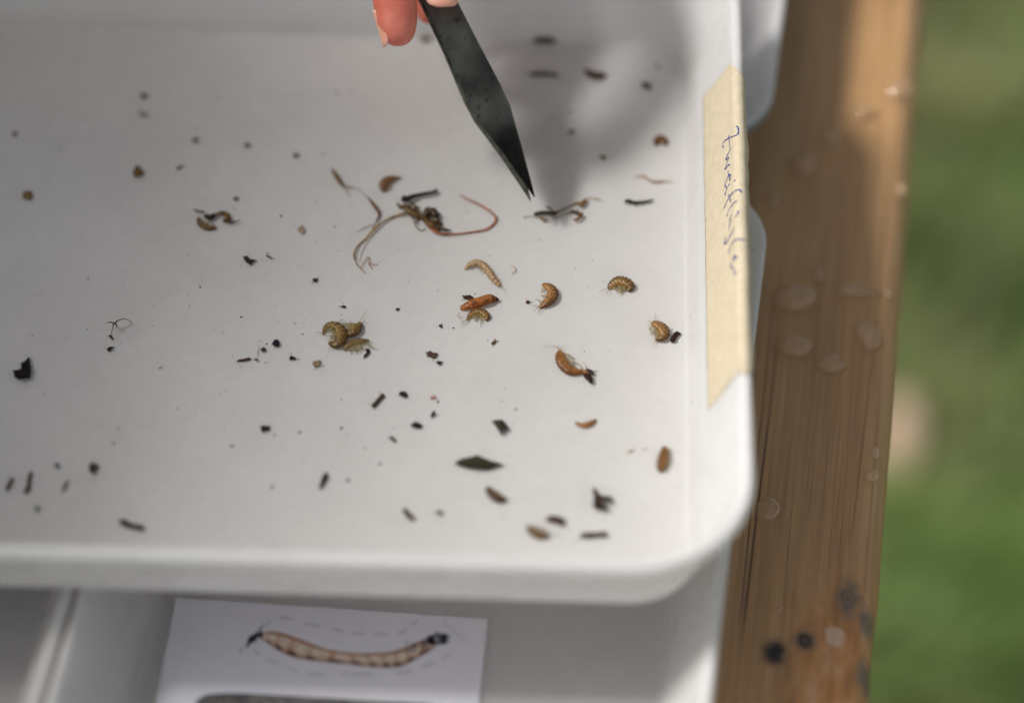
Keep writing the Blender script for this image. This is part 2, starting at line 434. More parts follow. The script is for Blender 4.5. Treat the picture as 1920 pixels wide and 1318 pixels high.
colr = mixc(t, colr, ramp(t, mid, [(0.3, (0.91, 0.90, 0.88)), (0.7, (1.06, 1.06, 1.05))]).outputs[0], 1.0, 'MULTIPLY')
colr = mixc(t, colr, ramp(t, fine, [(0.3, (0.72, 0.69, 0.65)), (0.62, (1.08, 1.08, 1.08))]).outputs[0], 1.0, 'MULTIPLY')
# long drying cracks: thin level lines of a stretched noise
ck = fac(1.0, 1, 0.4, (95, 1.3, 95), 0.0)
def absline(src, centre, width):
    s1 = N(t, 'Math', operation='SUBTRACT'); t.links.new(src, s1.inputs[0]); s1.inputs[1].default_value = centre
    a1 = N(t, 'Math', operation='ABSOLUTE'); t.links.new(s1.outputs[0], a1.inputs[0])
    return rng(a1.outputs[0], 0, width, 1, 0)
mask = fac(1.0, 2, 0.5, (60, 7, 60)); mk = rng(mask, 0.46, 0.58, 0, 1)
cr1 = absline(ck, 0.5, 0.006); cr2 = absline(ck, 0.41, 0.005); cr3 = absline(ck, 0.60, 0.005)
mx1 = N(t, 'Math', operation='MAXIMUM'); t.links.new(cr1, mx1.inputs[0]); t.links.new(cr2, mx1.inputs[1])
mx2 = N(t, 'Math', operation='MAXIMUM'); t.links.new(mx1.outputs[0], mx2.inputs[0]); t.links.new(cr3, mx2.inputs[1])
crk = N(t, 'Math', operation='MULTIPLY'); t.links.new(mx2.outputs[0], crk.inputs[0]); t.links.new(mk, crk.inputs[1])
colr = mixc(t, colr, (0.11, 0.06, 0.03), crk.outputs[0])
# knots, resin-orange wood round them
def dist_to(x, y, sx, sy, wob=0.6, ns=240):
    mp = N(t, 'Mapping'); mp.vector_type = 'POINT'
    mp.inputs['Location'].default_value = (-x * 1e-3 / (sx * 1e-3), -y * 1e-3 / (sy * 1e-3), 0)
    mp.inputs['Scale'].default_value = (1 / (sx * 1e-3), 1 / (sy * 1e-3), 0.0)
    t.links.new(gv, mp.inputs[0])
    nz = N(t, 'TexNoise', Scale=ns, Detail=4); t.links.new(gv, nz.inputs['Vector'])
    ln = N(t, 'VectorMath', operation='LENGTH'); t.links.new(mp.outputs[0], ln.inputs[0])
    ad = N(t, 'Math', operation='MULTIPLY_ADD'); t.links.new(nz.outputs[0], ad.inputs[0]); ad.inputs[1].default_value = wob; t.links.new(ln.outputs[1], ad.inputs[2])
    return rng(ad.outputs[0], wob * 0.5, wob * 0.5 + 10, 0, 10)
og = rng(dist_to(103, -74, 17, 38, 1.2), 0.4, 1.15, 0.95, 0)
ogc = ramp(t, fac(1.0, 3, 0.6, (160, 60, 160)), [(0.3, (0.30, 0.13, 0.045)), (0.5, (0.56, 0.25, 0.075)), (0.72, (0.66, 0.40, 0.23))]).outputs[0]
colr = mixc(t, colr, ogc, og)
for (kx, ky, kr, kt) in KN:
    d = dist_to(kx, ky, kr * (0.85 if kt == 3 else 1), kr * (1.5 if kt == 3 else 1.1), 1.6 if kt == 3 else 1.3, 330)
    halo = rng(d, 0.9, 1.9, 0.75, 0)
    colr = mixc(t, colr, (0.20, 0.145, 0.10) if kt != 1 else (0.16, 0.095, 0.055), halo)
    core = {1: [(0.0, (0.006, 0.006, 0.008)), (0.7, (0.012, 0.012, 0.014)), (1, (0.05, 0.035, 0.025))],
            2: [(0.0, (0.11, 0.08, 0.05)), (0.35, (0.10, 0.07, 0.045)), (0.5, (0.018, 0.014, 0.012)), (0.75, (0.03, 0.022, 0.016)), (1, (0.20, 0.14, 0.09))],
            3: [(0.0, (0.10, 0.08, 0.06)), (0.3, (0.20, 0.15, 0.11)), (0.55, (0.11, 0.085, 0.065)), (0.8, (0.19, 0.15, 0.11)), (1, (0.26, 0.18, 0.11))]}[kt]
    colr = mixc(t, colr, ramp(t, rng(d, 0, 1.1, 0, 1), core).outputs[0], rng(d, 0.55, 1.25, 0.95 if kt != 3 else 0.7, 0))
pd = dist_to(101.8, -60.4, 3.0, 3.6, 2.6, 170)
colr = mixc(t, colr, (0.70, 0.50, 0.36), rng(pd, 0.75, 1.05, 0.8, 0))
t.links.new(colr, b.inputs['Base Color'])
t.links.new(rng(fac(1.0, 4, 0.6, (60, 20, 60)), 0.3, 0.7, 0.28, 0.55), b.inputs['Roughness'])
hsum = N(t, 'Math', operation='MULTIPLY_ADD'); t.links.new(crk.outputs[0], hsum.inputs[0]); hsum.inputs[1].default_value = -1.6; t.links.new(fine, hsum.inputs[2])
bump(t, b, hsum.outputs[0], 0.7, 0.0003); M['wood'] = m
M['wood_plain'] = simple('table_wood', (0.10, 0.06, 0.03), (0.15, 0.09, 0.045), 30, 0.6)

PZ = -37.2e-3
table = empty('wooden_table', (0, 0, -0.92), 'wet brown wooden plank table under the trays, beads of water on it', 'table', rz=BA)
def plank(x0, x1, y0, y1, seed):
    xs = [(x0, -30), (x0, -5), (x0 + 1.2, -1.6), (x0 + 3.5, -0.1)]
    k = 26
    for i in range(1, k): xs.append((x0 + 3.5 + (x1 - 8.6 - x0) * i / k, 0))
    xs += [(x1 - 5.1, -0.1), (x1 - 3.7, -0.9), (x1 - 1.0, -4.6), (x1, -6.8), (x1 + 0.2, -12), (x1, -30)]
    ny = 110; V, F = [], []
    for j in range(ny + 1):
        y = y0 + (y1 - y0) * j / ny
        for i, (x, z) in enumerate(xs):
            e = 0.35 if i > len(xs) - 7 or i < 4 else 0.0
            dx = e * noise.noise((y * 0.05, seed, i * 0.2)) + e * 0.7 * noise.noise((y * 0.25, seed, i * 0.9))
            dz = 0.12 * noise.noise((x * 0.06, y * 0.015, seed)) + e * 0.5 * noise.noise((y * 0.12, seed + 4, i * 0.7))
            if e and abs(y + 62) < 26 and x > x1 - 8: dx -= 1.3 * math.exp(-((y + 62) / 12) ** 2) * (0.5 + noise.noise((y * .3, 1, 1)))
            V.append(((x + dx) * 1e-3, y * 1e-3, PZ + 0.92 + (z + dz) * 1e-3))
    n = len(xs)
    for j in range(ny):
        for i in range(n):
            a, b_ = j * n + i, j * n + (i + 1) % n; F.append((a, b_, b_ + n, a + n))
    F.append(tuple(range(n - 1, -1, -1))); F.append(tuple(ny * n + i for i in range(n)))
    return mesh('plank', V, F, M['wood'], table, sharp=60)
plank(-26, 114, -185, 345, 1.0); plank(-172, -30, -185, 345, 2.0); plank(-318, -176, -185, 345, 3.0)
def box_geo(x0, x1, y0, y1, z0, z1, V, F, bev=0.004):
    bm = bmesh.new(); bmesh.ops.create_cube(bm, size=1)
    for v_ in bm.verts: v_.co = Vector(((x0 + x1) / 2 + v_.co.x * (x1 - x0), (y0 + y1) / 2 + v_.co.y * (y1 - y0), (z0 + z1) / 2 + v_.co.z * (z1 - z0)))
    bmesh.ops.bevel(bm, geom=bm.edges[:], offset=bev, segments=2, affect='EDGES')
    bm.verts.index_update(); a = len(V)
    V += [v_.co.copy() for v_ in bm.verts]; F += [tuple(a + v_.index for v_ in f.verts) for f in bm.faces]; bm.free()
for yy in (-0.1, 0.22):
    V, F = [], []; box_geo(-0.30, 0.10, yy, yy + 0.07, PZ + 0.92 - 0.1, PZ + 0.92 - 0.0305, V, F); mesh('crossbeam', V, F, M['wood_plain'], table, sharp=40)
    for xx in (-0.29, 0.02):
        V, F = [], []; box_geo(xx, xx + 0.07, yy + 0.002, yy + 0.068, 0.0, PZ + 0.92 - 0.101, V, F); mesh('leg', V, F, M['wood_plain'], table, sharp=40)

# ------------------------------------------------------------------ ground and grass
GZ = -0.92
m, t, b = new_mat('soil_and_thatch'); v = coords(t)
n1 = N(t, 'TexNoise', Scale=9, Detail=6); t.links.new(v, n1.inputs['Vector'])
t.links.new(ramp(t, n1.outputs[0], [(0.3, (0.06, 0.085, 0.025)), (0.5, (0.09, 0.12, 0.04)), (0.7, (0.16, 0.14, 0.08))]).outputs[0], b.inputs['Base Color'])
b.inputs['Roughness'].default_value = 0.95
g = 60.0
tag(mesh('ground', [(-g, -g, 0), (g, -g, 0), (g, g, 0), (-g, g, 0)], [(0, 1, 2, 3)], m, None, (0, 0, GZ), smooth=False), 'lawn ground below the table', 'ground', kind='structure')
V, F, CC = [], [], []
for i in range(52000):
    if i < 34000: x, y = rnd.uniform(0.13, 0.52), rnd.uniform(0.22, 1.25)
    else: x, y = rnd.uniform(-0.2, 1.5), rnd.uniform(-0.4, 2.4)
    c1 = noise.noise((x * 9, y * 9, 1.7)); c2 = noise.noise((x * 24, y * 24, 8.1)); c3 = noise.noise((x * 4, y * 4, 4.4))
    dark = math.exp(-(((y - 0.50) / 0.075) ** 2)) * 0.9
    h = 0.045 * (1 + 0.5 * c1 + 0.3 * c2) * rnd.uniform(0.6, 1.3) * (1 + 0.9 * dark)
    az = rnd.uniform(0, 6.283); ln = rnd.uniform(0.2, 0.9) * h; wv = rnd.uniform(0.0014, 0.0030)
    dx, dy = math.cos(az), math.sin(az); sx, sy = -dy * wv, dx * wv
    a = len(V)
    V += [(x - sx, y - sy, 0), (x + sx, y + sy, 0), (x - sx * .8 + dx * ln * .35, y - sy * .8 + dy * ln * .35, h * .6), (x + sx * .8 + dx * ln * .35, y + sy * .8 + dy * ln * .35, h * .6), (x + dx * ln, y + dy * ln, h)]
    F += [(a, a + 1, a + 3, a + 2), (a + 2, a + 3, a + 4)]
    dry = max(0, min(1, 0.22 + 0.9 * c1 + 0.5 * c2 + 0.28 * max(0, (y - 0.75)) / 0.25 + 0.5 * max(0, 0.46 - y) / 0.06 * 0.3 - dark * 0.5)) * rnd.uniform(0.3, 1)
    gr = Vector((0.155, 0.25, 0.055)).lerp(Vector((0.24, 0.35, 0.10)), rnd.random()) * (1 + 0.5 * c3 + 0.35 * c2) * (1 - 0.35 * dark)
    gr = gr * (1 + 0.6 * noise.noise((x * 15, y * 15, 2.2)))
    colv = gr.lerp(Vector((0.52, 0.45, 0.25)), dry * 0.8)
    CC += [colv * 0.85] * 2 + [colv] * 3
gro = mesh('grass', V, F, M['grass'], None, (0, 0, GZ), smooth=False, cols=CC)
tag(gro, 'blurred green lawn grass beyond the table edge', 'grass', kind='stuff')
bm = bmesh.new(); bmesh.ops.create_icosphere(bm, subdivisions=4, radius=1)
for v_ in bm.verts:
    q = v_.co.copy(); d = 1 + 0.16 * noise.noise(q * 1.6) + 0.05 * noise.noise(q * 5)
    v_.co = Vector((q.x * 0.017 * d, q.y * 0.040 * d, q.z * 0.034 * d))
me = bpy.data.meshes.new('stone'); bm.to_mesh(me); bm.free(); me.shade_smooth(); me.materials.append(M['stone'])
st = bpy.data.objects.new('stone', me); COL.objects.link(st); p = at(1682, 828, GZ + 0.045); st.location = (p.x, p.y, GZ + 0.03); st.rotation_euler = (0.1, 0, -0.15)
tag(st, 'blurred pale tan stone lying in the grass', 'stone')

# leafy shrub added out of view, only to shade the left of the tray
shade_shrub = empty('added_shade_shrub', (-0.855, 0.06, GZ), 'unseen leafy shrub added left of the table, shading the left of the tray', 'shrub')
V, F = [], []
for k in range(7):
    a = k * 0.9; bx, by = 0.05 * math.cos(a), 0.05 * math.sin(a)
    st_ = [(bx, by, 0), (bx * 2.5, by * 2.6, 0.5), (bx * 3.6, by * 4.0, 1.0), (bx * 4.0, by * 5.0, 1.7)]
    tube_geo(catmull(st_, 12), [0.016 - 0.001 * i for i in range(13)], 7, 1, V, F)
mesh('trunk', V, F, M['bark'], shade_shrub)
V, F, CC = [], [], []
for i in range(6500):
    while True:
        q = Vector((rnd.uniform(-1, 1), rnd.uniform(-1, 1), rnd.uniform(-1, 1)))
        if abs(q.x) ** 3 + abs(q.y) ** 3 + abs(q.z) ** 3 < 1 and noise.noise(q * 2.4) > -0.40: break
    p = Vector((q.x * 0.33, q.y * 0.34, 0.95 + q.z * 0.93 + 0.16 * q.y))
    d1 = Vector((rnd.uniform(-1, 1), rnd.uniform(-1, 1), rnd.uniform(-0.7, 0.3))).normalized(); d2 = d1.cross(Vector((rnd.uniform(-.4, .4), rnd.uniform(-.4, .4), 1))).normalized()
    L = rnd.uniform(0.035, 0.065); a = len(V)
    V += [p, p + d1 * L * .45 + d2 * L * .32, p + d1 * L, p + d1 * L * .45 - d2 * L * .32]; F.append((a, a + 1, a + 2, a + 3))
    cv = Vector((0.045, 0.075, 0.022)) * rnd.uniform(0.7, 1.4); CC += [cv] * 4
mesh('crown', V, F, M['leaf'], shade_shrub, smooth=False, cols=CC)

# ------------------------------------------------------------------ printed card in the lower tray
CZ = LZ + 0.0009
cp = [at(330, 1120, CZ), at(915, 1160, CZ)]
ex = (cp[1] - cp[0]).normalized(); ey = Vector((0, 0, 1)).cross(ex)
card = empty('printed_card', cp[1], 'white card printed with a drawing of a larva in the lower tray', 'card')
Lx, Ly = (cp[1] - cp[0]).length, 0.066
corner = [Vector((0, 0, 0)), -ex * Lx, -ex * Lx - ey * Ly, -ey * Ly]
V = [c_ + Vector((0, 0, z)) for z in (0, -0.0006) for c_ in corner]
mesh('card_sheet', V, [(0, 1, 2, 3), (7, 6, 5, 4), (1, 0, 4, 5), (2, 1, 5, 6), (3, 2, 6, 7), (0, 3, 7, 4)], M['card'], card, smooth=False)
def on_card(px, py, k): return at(px, py, CZ) - cp[1] + Vector((0, 0, 0.00006 * k))
topl = [(484, 1187), (505, 1184), (531, 1187), (571, 1201), (611, 1216), (655, 1223), (692, 1224), (728, 1222), (752, 1216), (783, 1203), (812, 1195)]
botl = [(484, 1193), (503, 1206), (524, 1220), (556, 1233), (604, 1240), (662, 1246), (700, 1250), (728, 1251), (755, 1248), (785, 1232), (816, 1213)]
n = 88; tl, bl = catmull(topl, n), catmull(botl, n); rows = 9; V, F, CC = [], [], []
for i in range(n + 1):
    for j in range(rows + 1):
        f = j / rows; px = tl[i][0] + (bl[i][0] - tl[i][0]) * f; py = tl[i][1] + (bl[i][1] - tl[i][1]) * f
        V.append(on_card(px, py, 1)); s = (i / n * 12) % 1
        cream = Vector((0.82, 0.72, 0.60)); org = Vector((0.50, 0.20, 0.08)); dk = Vector((0.11, 0.04, 0.03))
        c_ = cream.lerp(org, 0.35 * (1 - abs(s - 0.5) * 2) ** 0 * (0.3 if f < .5 else 0.5))
        if f < 0.16: c_ = org * 0.8
        if s < 0.22: c_ = c_.lerp(org, 0.6)
        if f > 0.62: c_ = c_.lerp(org, (f - 0.62) / 0.38)
        if f > 0.74 and (s < 0.5): c_ = dk.lerp(org, 0.1)
        if f > 0.93: c_ = dk
        if i < 5: c_ = dk.lerp(org, 0.25)
        CC.append(c_)
for i in range(n):
    for j in range(rows):
        a = i * (rows + 1) + j; F.append((a, a + 1, a + rows + 2, a + rows + 1))
lar = mesh('printed_larva', V, F, M['print'], card, smooth=False, cols=CC); lar['label'] = 'orange segmented larva printed on the card'
V, F, CC = [], [], []
def dash(a, b_, wpx, c_, k=1):
    d = Vector((b_[0] - a[0], b_[1] - a[1])); 
    if d.length < 1e-6: return
    nn = Vector((-d.y, d.x)).normalized() * wpx / 2; s = len(V)
    for q in ((a[0] + nn.x, a[1] + nn.y), (b_[0] + nn.x, b_[1] + nn.y), (b_[0] - nn.x, b_[1] - nn.y), (a[0] - nn.x, a[1] - nn.y)):
        V.append(on_card(q[0], q[1], k)); CC.append(c_)
    F.append((s, s + 1, s + 2, s + 3))
GRY = Vector((0.20, 0.19, 0.22))
for ln in ([(490, 1176), (525, 1158), (570, 1167), (620, 1178), (660, 1186), (700, 1188), (745, 1188), (770, 1172), (788, 1160)], [(832, 1166), (876, 1204)],
           [(476, 1217), (500, 1235), (540, 1250), (575, 1263), (640, 1263), (740, 1262), (790, 1250), (830, 1235), (850, 1220)]):
    pp = catmull(ln, 40)
    for i in range(0, 40):
        if i % 5 < 3: dash(pp[i], pp[i + 1], 1.5, GRY.lerp(Vector((0.5, 0.5, 0.55)), rnd.random() * .6), 1)
for k in range(46):                                    # hatching of head and tail
    x = rnd.gauss(474, 8); y = 1200 - (x - 474) * 0.75 + rnd.gauss(0, 4); dash((x, y), (x + 5, y - 9), 1.8, GRY * rnd.uniform(0.3, 1), 2)
for k in range(90):
    a = rnd.uniform(0, 6.283); r = math.sqrt(rnd.random()); x = 818 + math.cos(a) * r * 21; y = 1199 + math.sin(a) * r * 11
    dash((x, y), (x + 7, y - 3), 1.8, GRY * rnd.uniform(0.35, 1.3), 2)
for k in range(36):
    x = rnd.uniform(760, 812); y = 1222 - (x - 760) * 0.35 + rnd.gauss(0, 5); dash((x, y), (x + 3, y - 6), 2.2, GRY * rnd.uniform(0.2, .8), 2)
ol = mesh('printed_outline', V, F, M['print'], card, smooth=False, cols=CC); ol['label'] = 'grey dashed outline and hatching round the printed larva'
V, F, CC = [], [], []
tp = catmull([(366, 1316), (380, 1305), (402, 1300), (450, 1299), (560, 1305), (690, 1313), (800, 1319), (860, 1330)], 60)
for i, q in enumerate(tp):
    for j in range(7):
        V.append(on_card(q[0], q[1] + j * 7, 1)); CC.append(Vector((0.12, 0.115, 0.11)) * (0.25 + 1.3 * rnd.random() + (0.5 if (i // 2 + j) % 3 == 0 else 0)))
for i in range(60):
    for j in range(6):
        a = i * 7 + j; F.append((a, a + 1, a + 8, a + 7))
s2 = mesh('printed_case', V, F, M['print'], card, smooth=False, cols=CC); s2['label'] = 'dark speckled drawing cut off by the bottom edge'

# ------------------------------------------------------------------ forceps and hand
fo_d = 0.838
def blade(shift, dtip, dsh, dend, name):
    right = [(1003, 369), (999, 352), (983, 292), (957, 198), (938, 158), (900, 86), (860, 8), (780, -150), (702, -302)]
    left = [(1001, 370), (986, 348), (944, 290), (896, 228), (878, 194), (842, 108), (798, 15), (716, -146), (640, -298)]
    V, F = [], []; th = 0.0011
    frac = [0, 0.03, 0.11, 0.24, 0.30, 0.42, 0.55, 0.78, 1.0]
    for i, (r, l) in enumerate(zip(right, left)):
        f = frac[i]
        d = dtip + (dsh - dtip) * min(f / 0.5, 1) if f <= 0.5 else dsh + (dend - dsh) * (f - 0.5) / 0.5
        sx = shift * (0.95 if f < 0.5 else 0.95 - (f - 0.5) * 1.2)
        sy = abs(shift) * 0.9 * max(0, 1 - f * 6)
        cx_, cy_ = (r[0] + l[0]) / 2, (r[1] + l[1]) / 2
        q = []
        for (e, bev) in ((l, 0.93), (r, 0.93)): q.append(deep(cx_ + (e[0] - cx_) * bev + sx, cy_ + (e[1] - cy_) * bev + sy, d))
        for e in (r, l): q.append(deep(e[0] + sx, e[1] + sy, d + 0.00035))
        for e in (r, l): q.append(deep(e[0] + sx, e[1] + sy, d + th))
        q[1], q[0] = q[1], q[0]
        V += [q[0], q[1], q[2], q[4], q[5], q[3]]
    k = 6
    for i in range(len(right) - 1):
        for j in range(k):
            a, b_ = i * k + j, i * k + (j + 1) % k; F.append((a, b_, b_ + k, a + k))
    F.append(tuple(range(k))); F.append(tuple(reversed([(len(right) - 1) * k + j for j in range(k)])))
    return V, F
fbase = deep(1000, 372, fo_d)
fc = empty('forceps', fbase, 'dark stained steel forceps held point down over the tray', 'forceps')
rel = lambda V: [Vector(v_) - fbase for v_ in V]
V, F = blade(0, 0.8395, 0.836, 0.838, 'front'); ob = mesh('blade', rel(V), F, M['steel'], fc, sharp=25)
V, F = blade(-8, 0.8415, 0.8415, 0.8395, 'rear'); ob2 = mesh('blade', rel(V), F, M['steel_edge'], fc, sharp=25); ob2['label'] = 'rear blade, its lighter edge showing along the left'
V, F = [], []
tube_geo([deep(690, -240, 0.8387), deep(674, -288, 0.8388), deep(662, -318, 0.8389), deep(658, -326, 0.8389)], [0.0046, 0.0052, 0.0047, 0.003], 12, 1, V, F)
mesh('joint', rel(V), F, M['steel'], fc)

chains = {   # (px, py, depth, radius mm)
    'middle': [(746, 55, .832, 5.6), (744, 36, .832, 6.6), (739, -10, .831, 7.0), (735, -70, .831, 7.3), (733, -120, .832, 7.8), (742, -230, .838, 8.4), (790, -400, .862, 9.8)],
    'index': [(806, 20, .857, 4.6), (808, -2, .857, 6.3), (812, -70, .856, 7.0), (822, -150, .855, 7.6), (842, -260, .855, 8.4), (872, -395, .866, 10)],
    'thumb': [(826, -20, .819, 5.8), (830, -42, .819, 7.6), (842, -110, .820, 8.6), (862, -180, .823, 8.8), (910, -320, .836, 10.5), (900, -480, .856, 14)],
    'ring': [(690, -60, .850, 6.0), (690, -130, .842, 6.8), (694, -190, .838, 7.2), (700, -270, .846, 7.8), (722, -405, .868, 9.2)],
    'little': [(640, -150, .856, 5.2), (640, -210, .850, 5.8), (646, -280, .850, 6.4), (664, -400, .870, 8.2)],
    'palm1': [(872, -395, .868, 10), (860, -520, .872, 12), (820, -680, .876, 15)], 'palm2': [(790, -400, .868, 10), (800, -540, .874, 13), (815, -680, .878, 15)],
    'palm3': [(722, -405, .872, 9.5), (755, -540, .876, 12), (795, -680, .88, 15)], 'palm4': [(664, -400, .874, 8.6), (715, -540, .878, 11), (770, -680, .88, 14)],
    'web': [(900, -480, .862, 13), (850, -580, .868, 13)],
    'arm': [(805, -670, .878, 17), (800, -800, .876, 20), (790, -1000, .87, 25), (780, -1500, .86, 33)]}
bm = bmesh.new()
for nm, ch in chains.items():
    for (a, b_) in zip(ch, ch[1:]):
        pa, pb = deep(*a[:3]), deep(*b_[:3]); st_ = max(2, int((pb - pa).length / (min(a[3], b_[3]) * 1e-3 * 0.35)))
        for k in range(st_ + 1):
            f = k / st_; mt = Matrix.Translation(pa.lerp(pb, f) - fbase)
            bmesh.ops.create_icosphere(bm, subdivisions=2, radius=(a[3] + (b_[3] - a[3]) * f) * 1e-3, matrix=mt)
me = bpy.data.meshes.new('tmp'); bm.to_mesh(me); bm.free()
tmp = bpy.data.objects.new('tmp', me); COL.objects.link(tmp)
rm = tmp.modifiers.new('r', 'REMESH'); rm.mode = 'VOXEL'; rm.voxel_size = 0.0009
sm = tmp.modifiers.new('s', 'SMOOTH'); sm.factor = 0.5; sm.iterations = 7
dg = bpy.context.evaluated_depsgraph_get(); me2 = bpy.data.meshes.new_from_object(tmp.evaluated_get(dg))
bpy.data.objects.remove(tmp); me2.shade_smooth(); me2.materials.clear(); me2.materials.append(M['skin'])
person = empty('person', fbase, 'hand reaching in from the top edge and pinching the forceps, fingertips showing', 'person')
hand = bpy.data.objects.new('hand', me2); COL.objects.link(hand); hand.parent = person
def nail(centre, along, out, L, Wd, name='fingernail'):
    """curved plate lying on a fingertip"""
    al = along.normalized(); ou = (out - al * out.dot(al)).normalized(); sd_ = al.cross(ou)
    V, F = [], []; nx, ny = 10, 10
    for layer in (0, -0.0004):
        for j in range(ny + 1):
            for i in range(nx + 1):
                u, v_ = i / nx * 2 - 1, j / ny
                wv = Wd * (1 - 0.25 * max(0, v_ - 0.75) / 0.25 * abs(u)); ang = u * 0.95
                rr = wv / 0.9
                end = -0.0012 * u * u * (1 if v_ > .5 else -1)
                V.append(centre + al * ((v_ - 0.5) * L + end) + sd_ * (math.sin(ang) * rr) + ou * ((math.cos(ang) - 1) * rr + layer - 0.0006 * v_))
    m_ = (nx + 1) * (ny + 1)
    for j in range(ny):
        for i in range(nx):
            a = j * (nx + 1) + i; F += [(a, a + 1, a + nx + 2, a + nx + 1), (m_ + a + nx + 1, m_ + a + nx + 2, m_ + a + 1, m_ + a)]
    per = [i for i in range(nx)] + [j * (nx + 1) + nx for j in range(ny)] + [ny * (nx + 1) + i for i in range(nx, 0, -1)] + [j * (nx + 1) for j in range(ny, 0, -1)]
    for a, b_ in zip(per, per[1:] + per[:1]): F.append((a, m_ + a, m_ + b_, b_))
    return mesh(name, [p_ - fbase for p_ in V], F, M['nail'], hand)
al = deep(741, 96, .832) - deep(722, 20, .832)
no_ = (-RT * 0.98 - FW * 0.16).normalized(); nail(deep(741, 56, .832) + no_ * 0.0055, al, no_, 0.0115, 0.0038)
nail(deep(831, -28, .8107), UP * -1 + RT * -0.08, -FW + UP * -0.1, 0.0125, 0.0062)
V, F = [], []
sl = [deep(796, -880, .874) - fbase, deep(792, -960, .872) - fbase, deep(786, -1200, .866) - fbase, deep(780, -1560, .858) - fbase]
tube_geo([tuple(q) for q in catmull([tuple(s) for s in sl], 14)], [0.029 + 0.0012 * i + 0.0008 * math.sin(i * 2.1) for i in range(15)], 28, 1, V, F)
mesh('sleeve', V, F, M['sleeve'], person)

# ------------------------------------------------------------------ creatures
def lerp3(a, b_, f): return tuple(x + (y - x) * f for x, y in zip(a, b_))
def creature(name, label, spine, width, belly, back, under, joint, nseg=12, legs=0, leglen=12, antennae=(), z=0.15, thick=0.62, ringamt=0.6, tails=(), group=None, taper=None, cat='shrimp', spots=0.0, legcol=None, extra=()):
    """spine: picture points tail to head, width: picture half widths, belly: +1/-1 side the legs grow on"""
    n = nseg * 5
    pts = catmull(spine, n); wd = catmull([(x,) for x in width], n)
    zf = lambda i: (z + wd[i][0] / 6.4 * thick) * 1e-3
    cpx = pts[n // 2]; org = at(cpx[0], cpx[1], 0.0)
    root = empty(name, org, label, cat, group)
    P = [at(p[0], p[1], (z + wd[i][0] / 6.4 * thick) * 1e-3) - org for i, p in enumerate(pts)]
    V, F, CC = [], [], []; k = 14
    chord = (P[0] + P[n]) / 2 - P[n // 2]; tm = P[n // 2 + 1] - P[n // 2 - 1]; sm_ = Vector((-tm.y, tm.x, 0)).normalized()
    if abs(chord.dot(sm_)) > px2m(2.5): belly = 1 if chord.dot(sm_) > 0 else -1
    sides = []
    for i in range(n + 1):
        tg = (P[min(i + 1, n)] - P[max(i - 1, 0)]); tg.z = 0; tg.normalize()
        sd_ = Vector((-tg.y, tg.x, 0)) * belly; sides.append(sd_)
        s = (i / n * nseg) % 1
        r = px2m(wd[i][0]) * (1 + (0.17 if legs else 0.09) * (s - 0.4))
        for j in range(k):
            a = 2 * math.pi * j / k
            bulge = 1.0
            V.append(P[i] + sd_ * (math.cos(a) * r * bulge) + Vector((0, 0, math.sin(a) * r * thick)))
            f = (math.cos(a) + 1) / 2
            c_ = lerp3(back, under, min(1, f * 1.15))
            if s > 0.80 or s < 0.06: c_ = lerp3(c_, joint, ringamt)
            nz = noise.noise((V[-1].x * 700 + cpx[0], V[-1].y * 700, V[-1].z * 700))
            if spots and nz > 0.22: c_ = lerp3(c_, joint, spots)
            CC.append(c_)
    for i in range(n):
        for j in range(k):
            a, b_ = i * k + j, i * k + (j + 1) % k; F.append((a, b_, b_ + k, a + k))
    F.append(tuple(reversed(range(k)))); F.append(tuple(n * k + j for j in range(k)))
    mesh('body', V, F, M['creature'], root, cols=CC)
    lc = legcol or lerp3(under, (0.50, 0.42, 0.20), 0.5)
    rr = random.Random(int(cpx[0] * 7 + cpx[1]))
    legs = int(legs * 1.7)
    for q in range(legs):
        f = 0.06 + 0.90 * (q + 0.5) / legs; i = int(f * n)
        sd_ = sides[i]; tg = (P[min(i + 1, n)] - P[max(i - 1, 0)]); tg.z = 0; tg.normalize()
        L = px2m(leglen) * rr.uniform(0.8, 1.75); lean = rr.uniform(-0.5, 0.6)
        s0 = P[i] + sd_ * px2m(wd[i][0]) * 0.7
        zz = Vector((0, 0, -0.3 * px2m(wd[i][0])))
        p1 = s0 + sd_ * L * 0.5 + tg * L * lean * 0.35 + zz * .4; p2 = s0 + sd_ * L * 0.85 + tg * L * (lean * 0.9) + zz; p3 = s0 + sd_ * L + tg * L * (lean * 1.5) + zz * 1.3
        pp = catmull([tuple(s0), tuple(p1), tuple(p2), tuple(p3)], 7); rb = px2m(rr.uniform(0.7, 1.2))
        V, F = tube_geo(pp, [rb * (1 - 0.1 * h_) for h_ in range(8)], 5)
        mesh('leg', V, F, M['limb'], root, cols=[lc] * len(V))
    for (an, nm, r0) in [(a, 'antenna', 0.75) for a in antennae] + [(a, 'tail_spine', 0.9) for a in tails]:
        pp = catmull(an, 10); zz = z + 0.8
        V, F = tube_geo([tuple(at(p[0], p[1], zz * 1e-3) - org) for p in pp], [px2m(r0 * (1 - 0.07 * h_)) for h_ in range(11)], 5)
        mesh(nm, V, F, M['limb'], root, cols=[lc] * len(V))
    for (ecol, epts, ew) in extra:
        pp = catmull(epts, 10); ww = catmull([(x,) for x in ew], 10)
        V, F = tube_geo([tuple(at(p[0], p[1], (z + 0.9) * 1e-3) - org) for p in pp], [px2m(x[0]) for x in ww], 7, 0.6)
        mesh('clinging_bit', V, F, M['debris'], root, cols=[ecol] * len(V))
    return root
OL, TAN, DK = (0.16, 0.108, 0.028), (0.42, 0.31, 0.12), (0.065, 0.042, 0.012)
BR, BRT = (0.115, 0.062, 0.018), (0.30, 0.18, 0.07)
GS = 'curled freshwater shrimps in the tray'
S = 'freshwater_shrimp'
